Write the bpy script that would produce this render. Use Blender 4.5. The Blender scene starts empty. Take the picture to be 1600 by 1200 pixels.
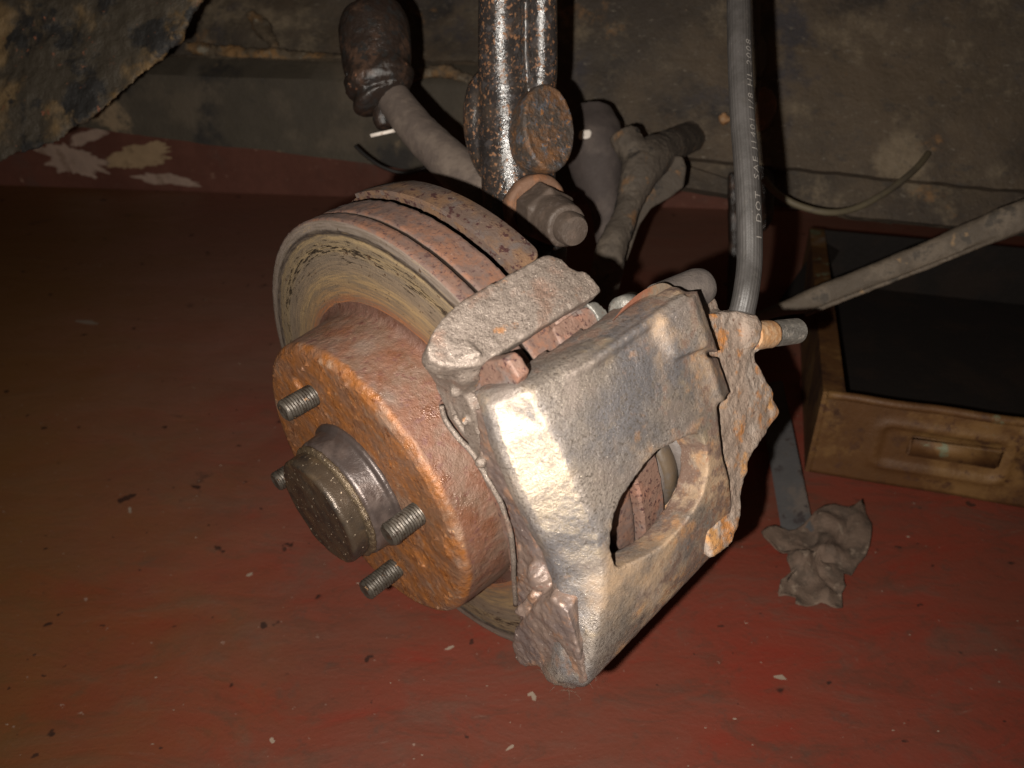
import bpy, bmesh, math, random
from mathutils import Vector, Matrix, noise
from mathutils.geometry import tessellate_polygon
random.seed(4)
S = bpy.context.scene
C = S.collection
# ---------------------------------------------------------------- camera
F = 1200.0                                   # focal length in pixels of the 1600 px wide photograph
cam_d = bpy.data.cameras.new("camera"); cam = bpy.data.objects.new("camera", cam_d); C.objects.link(cam)
cam_d.sensor_width = 36.0; cam_d.lens = 36.0 * F / 1600.0
cam_d.clip_start = 0.01; cam_d.clip_end = 60
MC = Matrix.Translation((0, 0, .46)) @ Matrix.Rotation(math.radians(60), 4, 'X')
cam.matrix_world = MC
S.camera = cam
cam_d.dof.use_dof = True; cam_d.dof.focus_distance = .335; cam_d.dof.aperture_fstop = 14
# ---------------------------------------------------------------- light: a dark garage and the phone's flash beside the lens
W = bpy.data.worlds.new("World"); S.world = W; W.use_nodes = True
W.node_tree.nodes['Background'].inputs[0].default_value = (1.0, .62, .38, 1)
W.node_tree.nodes['Background'].inputs[1].default_value = .03
ld = bpy.data.lights.new("phone_flash", 'SPOT'); ld.energy = 16.0; ld.color = (1, .93, .84); ld.shadow_soft_size = .0022
ld.spot_size = math.radians(135); ld.spot_blend = 1.0
fl = bpy.data.objects.new("phone_flash", ld); C.objects.link(fl)
fl.matrix_world = MC @ Matrix.Translation((-.022, -.012, .0)) @ Matrix.Rotation(math.radians(-5), 4, 'Y') @ Matrix.Rotation(math.radians(9), 4, 'X')
S.view_settings.view_transform = 'Standard'; S.view_settings.look = 'None'; S.view_settings.exposure = .12; S.view_settings.gamma = 1
S.cycles.max_bounces = 5

# ---------------------------------------------------------------- frames
def ray(u, v): return Vector(((u - 800) / F, -(v - 600) / F, -1.0))
def CP(u, v, d): return MC @ (ray(u, v) * d)
def FP(u, v, h=0.0):
    o = MC.translation; r = MC.to_3x3() @ ray(u, v); return o + r * ((h - o.z) / r.z)
dc = Vector((-.0732, -.0485, -.3709)); th, ph = math.radians(58.0), math.radians(213.89)
n = Vector((math.sin(th) * math.cos(ph), math.sin(th) * math.sin(ph), math.cos(th)))
e2 = Vector((0, 1, 0)); e2 = (e2 - n * e2.dot(n)).normalized(); e1 = e2.cross(n)
MDL = Matrix(((e1.x, e2.x, n.x, dc.x), (e1.y, e2.y, n.y, dc.y), (e1.z, e2.z, n.z, dc.z), (0, 0, 0, 1)))
MD = MC @ MDL                                # wheel frame: x,y in the disc plane, z along the axle towards the viewer
Rl = MDL.to_3x3().transposed()
def lray(u, v): return Rl @ (-dc), (Rl @ ray(u, v))
def LX(u, v, x):                             # on the plane x (mm) of the wheel frame
    o, r = lray(u, v); t = (x * .001 - o.x) / r.x; return o + r * t
def LZ(u, v, z):
    o, r = lray(u, v); t = (z * .001 - o.z) / r.z; return o + r * t
def LR(u, v, R):
    o, r = lray(u, v); R *= .001
    a = r.x * r.x + r.y * r.y; b = 2 * (o.x * r.x + o.y * r.y); c = o.x * o.x + o.y * o.y - R * R
    D = max(0, b * b - 4 * a * c); return o + r * ((-b - D ** .5) / 2 / a)
def mm(x, y, z): return Vector((x, y, z)) * .001

# ---------------------------------------------------------------- materials
class N:
    def __init__(s, name):
        s.m = bpy.data.materials.new(name); s.m.use_nodes = True; s.t = s.m.node_tree; s.t.nodes.clear()
        s.out = s.n('ShaderNodeOutputMaterial'); s.b = s.n('ShaderNodeBsdfPrincipled'); s.t.links.new(s.b.outputs[0], s.out.inputs[0])
        s.P = s.n('ShaderNodeTexCoord').outputs['Object']
    def n(s, k, **kw):
        x = s.t.nodes.new(k)
        for a, v in kw.items(): setattr(x, a, v)
        return x
    def put(s, sock, v):
        if isinstance(v, bpy.types.NodeSocket): s.t.links.new(v, sock)
        elif isinstance(v, (tuple, list)) and len(v) == 3 and sock.type == 'RGBA': sock.default_value = (*v, 1)
        else: sock.default_value = v
    def math(s, op, a, b=0.0, c=None):
        x = s.n('ShaderNodeMath', operation=op); s.put(x.inputs[0], a); s.put(x.inputs[1], b)
        if c is not None: s.put(x.inputs[2], c)
        return x.outputs[0]
    def vmath(s, op, a, b):
        x = s.n('ShaderNodeVectorMath', operation=op); s.put(x.inputs[0], a); s.put(x.inputs[1], b)
        return x.outputs['Value'] if op in ('DOT_PRODUCT', 'LENGTH') else x.outputs[0]
    def noise(s, sc, det=5, ro=.6, vec=None, dist=0):
        x = s.n('ShaderNodeTexNoise'); s.put(x.inputs['Vector'], vec or s.P); x.inputs['Scale'].default_value = sc
        x.inputs['Detail'].default_value = det; x.inputs['Roughness'].default_value = ro; x.inputs['Distortion'].default_value = dist
        return x.outputs[0]
    def ramp(s, f, lo, hi, a=0.0, b=1.0):
        x = s.n('ShaderNodeMapRange', interpolation_type='SMOOTHSTEP'); s.put(x.inputs[0], f)
        x.inputs[1].default_value = lo; x.inputs[2].default_value = hi; x.inputs[3].default_value = a; x.inputs[4].default_value = b
        return x.outputs[0]
    def mix(s, f, a, b):
        x = s.n('ShaderNodeMix', data_type='RGBA'); s.put(x.inputs[0], f); s.put(x.inputs[6], a); s.put(x.inputs[7], b); return x.outputs[2]
    def mixf(s, f, a, b):
        x = s.n('ShaderNodeMix', data_type='FLOAT'); s.put(x.inputs[0], f); s.put(x.inputs[2], a); s.put(x.inputs[3], b); return x.outputs[0]
    def dot(s, v): return s.vmath('DOT_PRODUCT', s.P, v)

def make_mat(name, base, layers=(), metal=0.0, rough=.65, bumps=(), sub=None):
    """layers: (colour, noise scale, lo, hi, dict(v=gradient vector, o=offset, d=detail, metal=, rough=, vec=, st=stretch))"""
    g = N(name); col = base; met = metal; ro = rough
    big = g.noise(45, 3)
    col = g.mix(g.ramp(big, .3, .7, 0, .35), col, tuple(c * .6 for c in base))
    for L in layers:
        c, sc, lo, hi = L[:4]; k = L[4] if len(L) > 4 else {}
        vec = None
        if 'st' in k: vec = g.vmath('MULTIPLY', g.P, k['st'])
        if 'vec' in k: vec = k['vec'](g)
        f = g.noise(sc, k.get('d', 6), k.get('ro', .62), vec, k.get('dist', 0))
        if 'v' in k: f = g.math('ADD', f, g.math('ADD', g.dot(k['v']), k.get('o', 0)))
        f = g.ramp(f, lo, hi, 0, k.get('a', 1))
        col = g.mix(f, col, c)
        if 'metal' in k: met = g.mixf(f, met, k['metal'])
        if 'rough' in k: ro = g.mixf(f, ro, k['rough'])
    if sub: col, met, ro = sub(g, col, met, ro)
    g.put(g.b.inputs['Base Color'], col); g.put(g.b.inputs['Metallic'], met)
    rv = g.math('MULTIPLY_ADD', g.noise(350, 4), .3, -.15)
    g.put(g.b.inputs['Roughness'], g.math('ADD', ro, rv))
    h = None
    for sc, amp in bumps:
        t = g.math('MULTIPLY', g.noise(sc, 4, .65), amp); h = t if h is None else g.math('ADD', h, t)
    if h is not None:
        b = g.n('ShaderNodeBump'); b.inputs['Distance'].default_value = 1.0; b.inputs['Strength'].default_value = 1; g.put(b.inputs['Height'], h)
        g.t.links.new(b.outputs[0], g.b.inputs['Normal'])
    return g.m

def rotor_sub(g, col, met, ro):
    sx = g.n('ShaderNodeSeparateXYZ'); g.put(sx.inputs[0], g.P)
    r = g.math('SQRT', g.math('ADD', g.math('MULTIPLY', sx.outputs[0], sx.outputs[0]), g.math('MULTIPLY', sx.outputs[1], sx.outputs[1])))
    x = g.n('ShaderNodeCombineXYZ'); g.put(x.inputs[0], g.math('MULTIPLY', r, 60)); g.put(x.inputs[1], g.math('MULTIPLY', sx.outputs[0], 4)); g.put(x.inputs[2], g.math('MULTIPLY', sx.outputs[1], 4))
    rn = g.noise(18, 6, .6, x.outputs[0])
    rr = g.math('ADD', r, g.math('MULTIPLY_ADD', g.noise(60, 6, .7), .0034, -.0017))
    cr = g.n('ShaderNodeValToRGB'); g.put(cr.inputs[0], g.ramp(rr, .074, .124)); el = cr.color_ramp.elements
    mr = g.n('ShaderNodeMapRange'); g.put(mr.inputs[0], rr); mr.inputs[1].default_value = .074; mr.inputs[2].default_value = .124; g.put(cr.inputs[0], mr.outputs[0])
    stops = [(0, (.075, .035, .022)), (.07, (.09, .04, .03)), (.13, (.24, .09, .035)), (.19, (.17, .075, .038)), (.25, (.21, .125, .06)), (.33, (.165, .11, .062)),
             (.40, (.225, .152, .078)), (.47, (.16, .115, .075)), (.6, (.145, .11, .078)), (.68, (.20, .145, .08)), (.74, (.15, .112, .07)), (.79, (.215, .155, .085)), (.812, (.03, .023, .02)), (.845, (.03, .023, .02)), (.862, (.15, .122, .102)), (1, (.17, .13, .108))]
    while len(el) < len(stops): el.new(.5)
    for e, (p, c) in zip(el, stops): e.position = p; e.color = (*c, 1)
    col = cr.outputs[0]
    col = g.mix(g.ramp(rn, .42, .62, 0, .7), col, (.10, .078, .058))
    col = g.mix(g.ramp(rn, .3, .42, .45, 0), col, (.25, .175, .09))
    # pits and scab streaks in the swept band
    band = g.math('MULTIPLY', g.ramp(r, .094, .103), g.ramp(r, .1145, .1105))
    x2 = g.n('ShaderNodeCombineXYZ'); g.put(x2.inputs[0], g.math('MULTIPLY', r, 9)); g.put(x2.inputs[1], sx.outputs[0]); g.put(x2.inputs[2], sx.outputs[1])
    p = g.noise(105, 5, .72, x2.outputs[0])
    # scab streak along the ring: keyed on radius
    ringd = g.math('ABSOLUTE', g.math('SUBTRACT', rr, .1075))
    p2 = g.math('ADD', p, g.ramp(ringd, 0, .004, .085, 0))
    pit = g.math('MULTIPLY', g.ramp(p2, .585, .62), band)
    col = g.mix(pit, col, (.02, .014, .009))
    pit2 = g.ramp(g.noise(230, 4, .7), .635, .68)
    col = g.mix(pit2, col, (.06, .035, .02))
    # rusty outer rim and hat side
    z = sx.outputs[2]
    col = g.mix(g.math('MULTIPLY', g.ramp(z, -.0400, -.0412), g.ramp(r, .1215, .1205)), col, (.012, .007, .005))  # shade of the gap between the plates, painted near black
    rim = g.ramp(r, .1206, .1214)
    rc = g.mix(g.ramp(g.noise(120, 7, .7), .42, .6), (.075, .045, .035), (.112, .05, .028))
    rc = g.mix(g.ramp(g.noise(60, 4), .5, .65, 0, .8), rc, (.08, .057, .048))
    rc = g.mix(g.ramp(g.noise(430, 6, .72), .545, .615), rc, (.035, .014, .012))
    rc = g.mix(g.ramp(g.noise(900, 3, .7), .66, .75, 0, .7), rc, (.28, .18, .13))
    col = g.mix(rim, col, rc)
    met = g.math('MULTIPLY', g.math('SUBTRACT', 1.0, rim), .25); ro = g.mixf(rim, .5, .8)
    return col, met, ro

def hat_sub(g, col, met, ro):
    sx = g.n('ShaderNodeSeparateXYZ'); g.put(sx.inputs[0], g.P)
    r = g.math('SQRT', g.math('ADD', g.math('MULTIPLY', sx.outputs[0], sx.outputs[0]), g.math('MULTIPLY', sx.outputs[1], sx.outputs[1])))
    z = sx.outputs[2]
    wob = g.math('MULTIPLY_ADD', g.noise(90, 5), .005, -.0025)
    face = g.ramp(g.math('ADD', z, wob), -.0042, -.0016)
    o = g.mix(g.ramp(g.noise(70, 7, .7), .36, .62), (.14, .07, .04), (.20, .074, .02))
    o = g.mix(g.ramp(g.noise(38, 4, .6), .54, .68, 0, .75), o, (.19, .125, .09))
    o = g.mix(g.ramp(g.noise(160, 6, .7), .56, .66, 0, .8), o, (.085, .026, .008))
    o = g.mix(g.ramp(g.noise(300, 5, .7), .61, .70, 0, .8), o, (.42, .23, .11))  # pale flecks: sparkle of the rusty face put into its colour
    o = g.mix(g.ramp(g.noise(48, 8, .72), .57, .66, 0, .75), o, (.26, .17, .115))
    o = g.mix(g.ramp(g.noise(24, 7, .7), .52, .64, 0, .7), o, (.11, .055, .03))
    s = g.mix(g.ramp(g.noise(55, 6, .65), .38, .62), (.12, .072, .05), (.12, .052, .03))
    s = g.mix(g.ramp(g.noise(260, 6, .7), .52, .66), s, (.095, .04, .03))
    s = g.mix(g.ramp(g.noise(30, 3), .52, .66, 0, .7), s, (.135, .10, .08))
    s = g.mix(g.ramp(g.noise(700, 3, .7), .66, .76), s, (.36, .26, .21))
    s = g.mix(g.ramp(g.math('ADD', z, wob), -.0275, -.0325, 0, .8), s, (.07, .032, .022))
    col = g.mix(face, s, o)
    # smeared paint-smooth deposits glisten on the face
    wet = g.ramp(g.noise(85, 5, .6), .53, .62)
    ro = g.mixf(face, .58, .42); ro = g.mixf(wet, ro, .2)
    return col, .18, ro

M = {}
B = lambda *a: a
M['rotor'] = make_mat('rotor_steel', (.3, .22, .15), bumps=((700, .00022), (2400, .0001)), sub=rotor_sub)
M['hat'] = make_mat('hat_rust', (.3, .15, .09), bumps=((110, .0009), (380, .0007), (1500, .0003)), sub=hat_sub)
M['core'] = make_mat('dark_core', (.03, .018, .014), rough=.9)
M['shield'] = make_mat('shield_sheet', (.085, .056, .043), [((.115, .065, .036), 60, .45, .62), ((.08, .062, .055), 90, .5, .66), ((.035, .013, .012), 300, .54, .62), ((.26, .18, .12), 800, .64, .72)], .15, .6, ((300, .0004), (1400, .0002)))
cast_layers = [((.215, .182, .156), 40, .40, .62), ((.105, .10, .105), 22, .44, .64, dict(a=.9)), ((.075, .06, .05), 1000, .50, .66, dict(d=3)),
               ((.24, .185, .125), 55, .55, .72, dict(a=.8)), ((.10, .085, .075), 120, .54, .72, dict(a=.7)),
               ((.235, .16, .10), 34, .46, .70, dict(v=(0, -1.7, -2.2), o=-.14, rough=.7, metal=.15, d=9)),
               ((.25, .125, .05), 85, .52, .72, dict(a=.85, v=(0, -1.5, -2.0), o=-.165, rough=.75, metal=.1, d=9)),
               ((.18, .145, .125), 60, .5, .68, dict(a=.6)),
               ((.085, .05, .035), 130, .5, .66, dict(v=(-12, 0, -3), o=1.45, rough=.8, metal=0)),
               ((.13, .06, .028), 300, .56, .74, dict(v=(0, -2.6, -1.6), o=-.2, rough=.8, metal=0)),
               ((.5, .43, .36), 1500, .64, .72, dict(d=2, rough=.25, metal=.8))]
def chamfer_highlight(g, col, met, ro):  # flash highlight on the chamfer, put into its colour and metal
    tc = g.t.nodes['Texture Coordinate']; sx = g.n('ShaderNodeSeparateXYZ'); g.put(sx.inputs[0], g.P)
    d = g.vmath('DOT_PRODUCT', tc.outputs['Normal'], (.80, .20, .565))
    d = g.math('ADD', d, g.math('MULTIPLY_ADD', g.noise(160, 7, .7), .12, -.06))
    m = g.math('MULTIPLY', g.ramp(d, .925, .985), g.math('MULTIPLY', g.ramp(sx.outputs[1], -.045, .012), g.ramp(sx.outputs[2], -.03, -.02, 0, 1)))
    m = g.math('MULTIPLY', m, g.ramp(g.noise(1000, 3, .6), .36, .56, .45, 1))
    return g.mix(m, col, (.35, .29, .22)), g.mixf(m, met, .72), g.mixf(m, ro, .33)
M['caliper'] = make_mat('cast_caliper', (.168, .14, .117), cast_layers, .42, .37, ((160, .0002), (900, .00035), (2000, .0003)), sub=chamfer_highlight)
M['carrier'] = make_mat('cast_carrier', (.145, .115, .095), [((.175, .142, .12), 40, .45, .62), ((.16, .105, .08), 70, .52, .68), ((.08, .06, .05), 900, .54, .66, dict(d=3)), ((.5, .43, .36), 1400, .64, .73, dict(d=2, rough=.3, metal=.7)), ((.27, .13, .055), 90, .63, .72)], .4, .48, ((180, .0003), (800, .0005), (2000, .0003)))
M['purple'] = make_mat('greased_backing_steel', (.14, .10, .082), [((.10, .075, .068), 60, .45, .62), ((.18, .105, .07), 110, .52, .64), ((.12, .07, .055), 380, .6, .68), ((.6, .5, .45), 700, .65, .73, dict(rough=.25))], .3, .42, ((220, .0006), (900, .0003)))
M['housing'] = make_mat('crusty_housing', (.21, .155, .12), [((.25, .20, .165), 50, .46, .62), ((.30, .125, .035), 85, .52, .66), ((.32, .16, .055), 40, .57, .66), ((.11, .065, .045), 350, .56, .68), ((.45, .33, .25), 800, .66, .74)], .1, .72, ((120, .0009), (500, .0007), (1800, .0004)))
M['pad'] = make_mat('pad_rust', (.12, .07, .052), [((.15, .075, .052), 70, .45, .6), ((.10, .078, .07), 60, .50, .62), ((.035, .013, .012), 520, .555, .63), ((.33, .2, .14), 900, .66, .74)], .15, .6, ((260, .0006), (1200, .0003)))
M['friction'] = make_mat('pad_friction', (.14, .125, .11), [((.22, .2, .18), 200, .5, .66)], .1, .6, ((900, .0004),))
M['greysteel'] = make_mat('bare_end', (.10, .095, .085), [((.15, .14, .125), 90, .5, .62), ((.09, .07, .06), 500, .55, .68)], .35, .45, ((900, .0003),))
M['boot'] = make_mat('rubber_boot', (.07, .058, .052), [((.10, .083, .073), 70, .45, .62), ((.07, .058, .05), 140, .55, .68)], 0, .6, ((300, .0003), (1200, .00015)))
M['tan'] = make_mat('tan_seal', (.05, .034, .02), [((.045, .035, .028), 90, .5, .62)], 0, .6, ((300, .0003),))
M['clip'] = make_mat('clip_strap', (.15, .115, .085), [((.19, .11, .055), 60, .45, .58), ((.16, .065, .04), 60, .45, .62, dict(v=(0, 0, 9), o=.86))], .3, .5, ((500, .0003),))
M['stud'] = make_mat('stud_steel', (.055, .047, .038), [((.085, .072, .058), 160, .5, .64), ((.025, .018, .013), 300, .52, .62), ((.22, .12, .05), 300, .63, .72, dict(metal=0, rough=.8))], .5, .46, ((1600, .00012),))
M['bleed'] = make_mat('bleed_thread', (.08, .072, .063), [((.16, .14, .12), 300, .52, .66)], .4, .5, ((900, .0003),))
M['orange'] = make_mat('orange_rust', (.30, .155, .065), [((.33, .21, .12), 150, .45, .6), ((.17, .07, .03), 400, .55, .66)], 0, .75, ((700, .0004),))
M['cap'] = make_mat('greasy_cap', (.055, .04, .028), [((.03, .024, .02), 90, .45, .6), ((.085, .058, .034), 60, .5, .68), ((.55, .45, .33), 620, .66, .70, dict(d=3, rough=.3))], .45, .3, ((260, .0003), (1300, .00018)))
M['collar'] = make_mat('greasy_collar', (.055, .042, .038), [((.085, .064, .056), 60, .45, .62), ((.05, .035, .03), 110, .56, .66), ((.42, .34, .28), 95, .66, .70, dict(rough=.35))], .4, .34, ((240, .00035), (1300, .00015)))
M['brass'] = make_mat('grease_lip', (.11, .08, .05), [((.07, .05, .035), 240, .50, .60), ((.5, .4, .27), 700, .62, .70)], .5, .3, ((500, .0007), (1500, .0004)))
M['strut'] = make_mat('strut_paint', (.022, .019, .018), [((.10, .055, .03), 40, .56, .70, dict(rough=.6)), ((.14, .06, .025), 190, .60, .68, dict(rough=.7)), ((.04, .036, .036), 200, .5, .62), ((.24, .14, .075), 420, .66, .72, dict(rough=.7)), ((.10, .08, .068), 22, .50, .70, dict(v=(0, 0, -7), o=2.22, rough=.75)), ((.035, .027, .022), 70, .50, .66, dict(rough=.3)), ((.17, .08, .035), 420, .565, .63, dict(rough=.75)), ((.09, .08, .072), 650, .64, .70)], .0, .19, ((60, .0004), (420, .00035), (1300, .0001)))
M['boss'] = make_mat('boss_rust', (.045, .034, .027), [((.10, .048, .021), 90, .46, .6), ((.07, .072, .08), 160, .54, .62, dict(rough=.35)), ((.2, .09, .032), 320, .58, .66), ((.03, .025, .025), 380, .6, .66)], .1, .62, ((160, .0016), (600, .0008)))
M['nut'] = make_mat('dusty_nut', (.06, .043, .033), [((.085, .06, .046), 70, .48, .62), ((.08, .06, .05), 300, .56, .66)], .1, .62, ((400, .0004), (1500, .0002)))
M['washer'] = make_mat('rusty_washer', (.13, .068, .04), [((.17, .075, .035), 120, .48, .62)], .1, .75, ((500, .0005),))
M['dust'] = make_mat('dusty_arm', (.088, .066, .054), [((.115, .088, .07), 60, .45, .62), ((.1, .075, .06), 160, .55, .66)], 0, .8, ((500, .0004), (1500, .0002)))
M['joint'] = make_mat('greasy_rubber', (.022, .015, .012), [((.06, .035, .024), 60, .5, .66), ((.25, .12, .07), 90, .67, .73), ((.02, .018, .017), 160, .5, .6)], 0, .32, ((160, .0006), (700, .0005)))
M['armrust'] = make_mat('rusty_arm', (.06, .046, .034), [((.10, .078, .058), 30, .48, .64), ((.15, .08, .035), 45, .56, .68, dict(d=8)), ((.02, .016, .013), 60, .55, .66)], 0, .8, ((160, .001), (700, .0005)))
M['mount'] = make_mat('dusty_mount', (.05, .038, .034), [((.075, .058, .05), 40, .45, .65)], 0, .85, ((200, .0005),))
M['hose'] = make_mat('hose_rubber', (.032, .029, .027), [((.045, .041, .039), 14, .42, .62, dict(st=(4, 4, 1))), ((.04, .036, .033), 40, .55, .66, dict(st=(6, 6, .6))), ((.08, .07, .062), 700, .64, .74)], 0, .5, ((1500, .0001),))
M['print'] = make_mat('print_grey', (.115, .103, .092), [((.13, .12, .11), 900, .5, .6)], 0, .7)
und = [((.028, .022, .018), 5, .46, .60, dict(d=8, ro=.65, a=.75)), ((.05, .038, .026), 7, .42, .66, dict(d=9, ro=.7)), ((.018, .015, .014), 9, .54, .70, dict(d=8)), ((.165, .125, .08), 14, .50, .68, dict(d=9, ro=.7)), ((.22, .115, .045), 10, .58, .70, dict(d=9, ro=.72)), ((.035, .03, .032), 6, .55, .63), ((.15, .125, .095), 110, .60, .74, dict(st=(1,1,2.5))), ((.045, .037, .03), 60, .56, .70, dict(a=.7, st=(1,1,2))), ((.25, .18, .12), 240, .70, .76)]
M['panel'] = make_mat('underseal_panel', (.09, .064, .04), und, 0, .75, ((60, .002), (260, .001), (900, .0004)))
M['rustseam'] = make_mat('rusted_seam', (.11, .08, .05), [((.22, .12, .045), 30, .48, .62), ((.22, .19, .14), 50, .56, .68), ((.04, .03, .022), 60, .55, .66)], 0, .85, ((200, .001), (800, .0004)))
M['sill'] = make_mat('underseal_sill', (.055, .044, .03), [((.08, .062, .042), 14, .5, .66), ((.21, .15, .09), 16, .60, .70), ((.02, .017, .014), 9, .54, .64)], 0, .8, ((60, .0015), (400, .0006)))
M['arch'] = make_mat('rotten_arch', (.04, .031, .02), [((.14, .09, .04), 18, .50, .66), ((.19, .105, .028), 22, .48, .66, dict(v=(3.4, 0, -3.7), o=2.33, d=8)), ((.17, .14, .10), 34, .52, .68, dict(v=(4, 0, -4.4), o=2.72, d=8)), ((.01, .009, .008), 26, .52, .6), ((.16, .06, .03), 120, .64, .70)], 0, .7, ((40, .0015), (160, .0012), (600, .0006)))
M['rod'] = make_mat('dirty_rod', (.08, .061, .043), [((.12, .093, .067), 30, .48, .62), ((.05, .04, .03), 60, .54, .64), ((.25, .16, .08), 50, .62, .7)], 0, .75, ((160, .001), (700, .0004)))
M['cable'] = make_mat('cable_sheath', (.11, .09, .055), [((.08, .065, .045), 60, .5, .62)], 0, .6)
M['black'] = make_mat('black_wire', (.012, .01, .009), rough=.5)
M['white'] = make_mat('white_plastic', (.62, .56, .5), [((.4, .33, .28), 200, .55, .7)], 0, .5)
M['box'] = make_mat('rusted_box_tin', (.11, .048, .014), [((.19, .10, .032), 9, .46, .6, dict(d=9, ro=.7)), ((.045, .018, .008), 14, .52, .64, dict(d=9, ro=.7)), ((.26, .26, .25), 9, .58, .70, dict(v=(0, 0, 1.6), o=-.14, d=8, a=.7)), ((.08, .035, .015), 60, .58, .66), ((.16, .17, .1), 26, .62, .68)], .1, .6, ((80, .0008), (500, .0003)))
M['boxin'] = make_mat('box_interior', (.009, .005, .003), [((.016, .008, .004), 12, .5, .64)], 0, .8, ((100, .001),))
M['bar'] = make_mat('blue_grey_bar', (.10, .095, .095), [((.14, .115, .10), 30, .5, .64), ((.05, .04, .04), 60, .55, .66)], .2, .6, ((200, .0005),))
M['leaf'] = make_mat('dry_leaf', (.15, .10, .072), [((.09, .062, .045), 60, .48, .6), ((.21, .155, .115), 110, .56, .66)], 0, .85, ((160, .0012), (700, .0005)))
M['chip'] = make_mat('paint_chip', (.33, .25, .19), rough=.7)

M['wall'] = make_mat('dull_red_wall', (.25, .10, .07), [((.18, .068, .047), 5, .45, .65), ((.2, .1, .075), 12, .56, .7), ((.5, .3, .22), 60, .64, .72)], 0, .8, ((30, .002), (200, .0006)))
M['plaster'] = make_mat('bare_plaster', (.68, .5, .4), [((.40, .27, .2), 30, .55, .68)], 0, .85, ((60, .002),))
M['cream'] = make_mat('cream_plaster', (.66, .47, .28), [((.40, .27, .16), 30, .55, .68)], 0, .85, ((60, .002),))
def floor_mat():
    g = N('red_painted_floor')
    st = g.vmath('MULTIPLY', g.P, (1, 2.2, 1))
    f1 = g.noise(2.2, 5, .6, st, .4); f2 = g.noise(9, 7, .68, st, .6); f3 = g.noise(40, 6, .7)
    c = g.mix(g.ramp(f1, .36, .64), (.25, .054, .033), (.185, .068, .042))
    c = g.mix(g.ramp(f2, .50, .68, 0, .7), c, (.155, .082, .055))
    c = g.mix(g.ramp(f2, .30, .46, .6, 0), c, (.275, .043, .027))
    c = g.mix(g.ramp(g.noise(18, 9, .75, st, 1.2), .48, .66, 0, .65), c, (.13, .06, .04))
    c = g.mix(g.ramp(f3, .56, .72, 0, .6), c, (.11, .07, .052))
    c = g.mix(g.ramp(g.math('ADD', g.dot((-.25, .55, 0)), g.math('MULTIPLY', g.noise(7, 6, .6), .35)), .40, .95, 0, .8), c, (.42, .235, .165))  # far left floor painted paler to lift the dim light there
    # olive-brown lens-flare glow painted into the floor colour at the left front
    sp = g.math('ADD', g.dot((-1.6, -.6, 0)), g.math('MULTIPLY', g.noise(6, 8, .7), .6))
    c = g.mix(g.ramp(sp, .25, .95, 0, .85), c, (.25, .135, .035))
    # oil spots, drips, scuffs, grit
    c = g.mix(g.ramp(g.noise(14, 8, .7), .62, .70, 0, .55), c, (.07, .045, .035))
    c = g.mix(g.ramp(g.noise(34, 3, .5), .69, .72, 0, .85), c, (.035, .02, .016))
    c = g.mix(g.ramp(g.noise(75, 3, .5), .70, .73, 0, .8), c, (.04, .022, .018))
    sc = g.noise(26, 8, .78, g.vmath('MULTIPLY', g.P, (1, 3.5, 1)), 1.8)
    c = g.mix(g.ramp(sc, .58, .74, 0, .5), c, (.27, .18, .135))
    sc2 = g.noise(40, 6, .7, g.vmath('MULTIPLY', g.P, (5, 1, 1)), .8)
    c = g.mix(g.ramp(sc2, .66, .74, 0, .35), c, (.3, .2, .15))
    c = g.mix(g.ramp(g.noise(130, 3, .6), .70, .74, 0, .9), c, (.38, .28, .22))
    c = g.mix(g.ramp(g.noise(420, 3, .6), .70, .76, 0, .7), c, (.3, .2, .15))
    c = g.vmath('MULTIPLY', c, (.80, .72, .72))
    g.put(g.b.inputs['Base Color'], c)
    g.put(g.b.inputs['Roughness'], g.ramp(f2, .3, .7, .42, .62))
    b = g.n('ShaderNodeBump'); b.inputs['Distance'].default_value = 1; g.put(b.inputs['Height'], g.math('ADD', g.math('MULTIPLY', f2, .0012), g.math('MULTIPLY', g.noise(260, 4), .00035)))
    g.t.links.new(b.outputs[0], g.b.inputs['Normal'])
    return g.m
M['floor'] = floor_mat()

# ---------------------------------------------------------------- object helpers
def thing(name, label, cat, mat=None, loc=None, group=None):
    o = bpy.data.objects.new(name, None); C.objects.link(o); o.empty_display_size = .02
    if mat is not None: o.matrix_world = mat
    elif loc is not None: o.matrix_world = Matrix.Translation(loc)
    o['label'] = label; o['category'] = cat
    if group: o['group'] = group
    return o
def tag(o, label, cat, group=None):
    o['label'] = label; o['category'] = cat
    if group: o['group'] = group
    return o
def structure(o): o['kind'] = 'structure'; return o
def solid_bm(): return bmesh.new()
def add(bm, verts, faces):
    vs = [bm.verts.new(v) for v in verts]
    for f in faces:
        try: bm.faces.new([vs[i] for i in f])
        except ValueError: pass
    return vs
def link(name, bm, m, parent=None, smooth=True, wm=None, sharp=None):
    bmesh.ops.recalc_face_normals(bm, faces=bm.faces)
    me = bpy.data.meshes.new(name); bm.to_mesh(me); bm.free()
    if smooth:
        for p in me.polygons: p.use_smooth = True
    o = bpy.data.objects.new(name, me); C.objects.link(o)
    if m: me.materials.append(M[m] if isinstance(m, str) else m)
    if parent: o.parent = parent
    if wm is not None: o.matrix_world = wm
    if sharp:
        bm2 = bmesh.new(); bm2.from_mesh(me)
        for e in bm2.edges:
            if len(e.link_faces) == 2 and e.calc_face_angle(0) > math.radians(sharp): e.smooth = False
        bm2.to_mesh(me); bm2.free()
    return o
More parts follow.
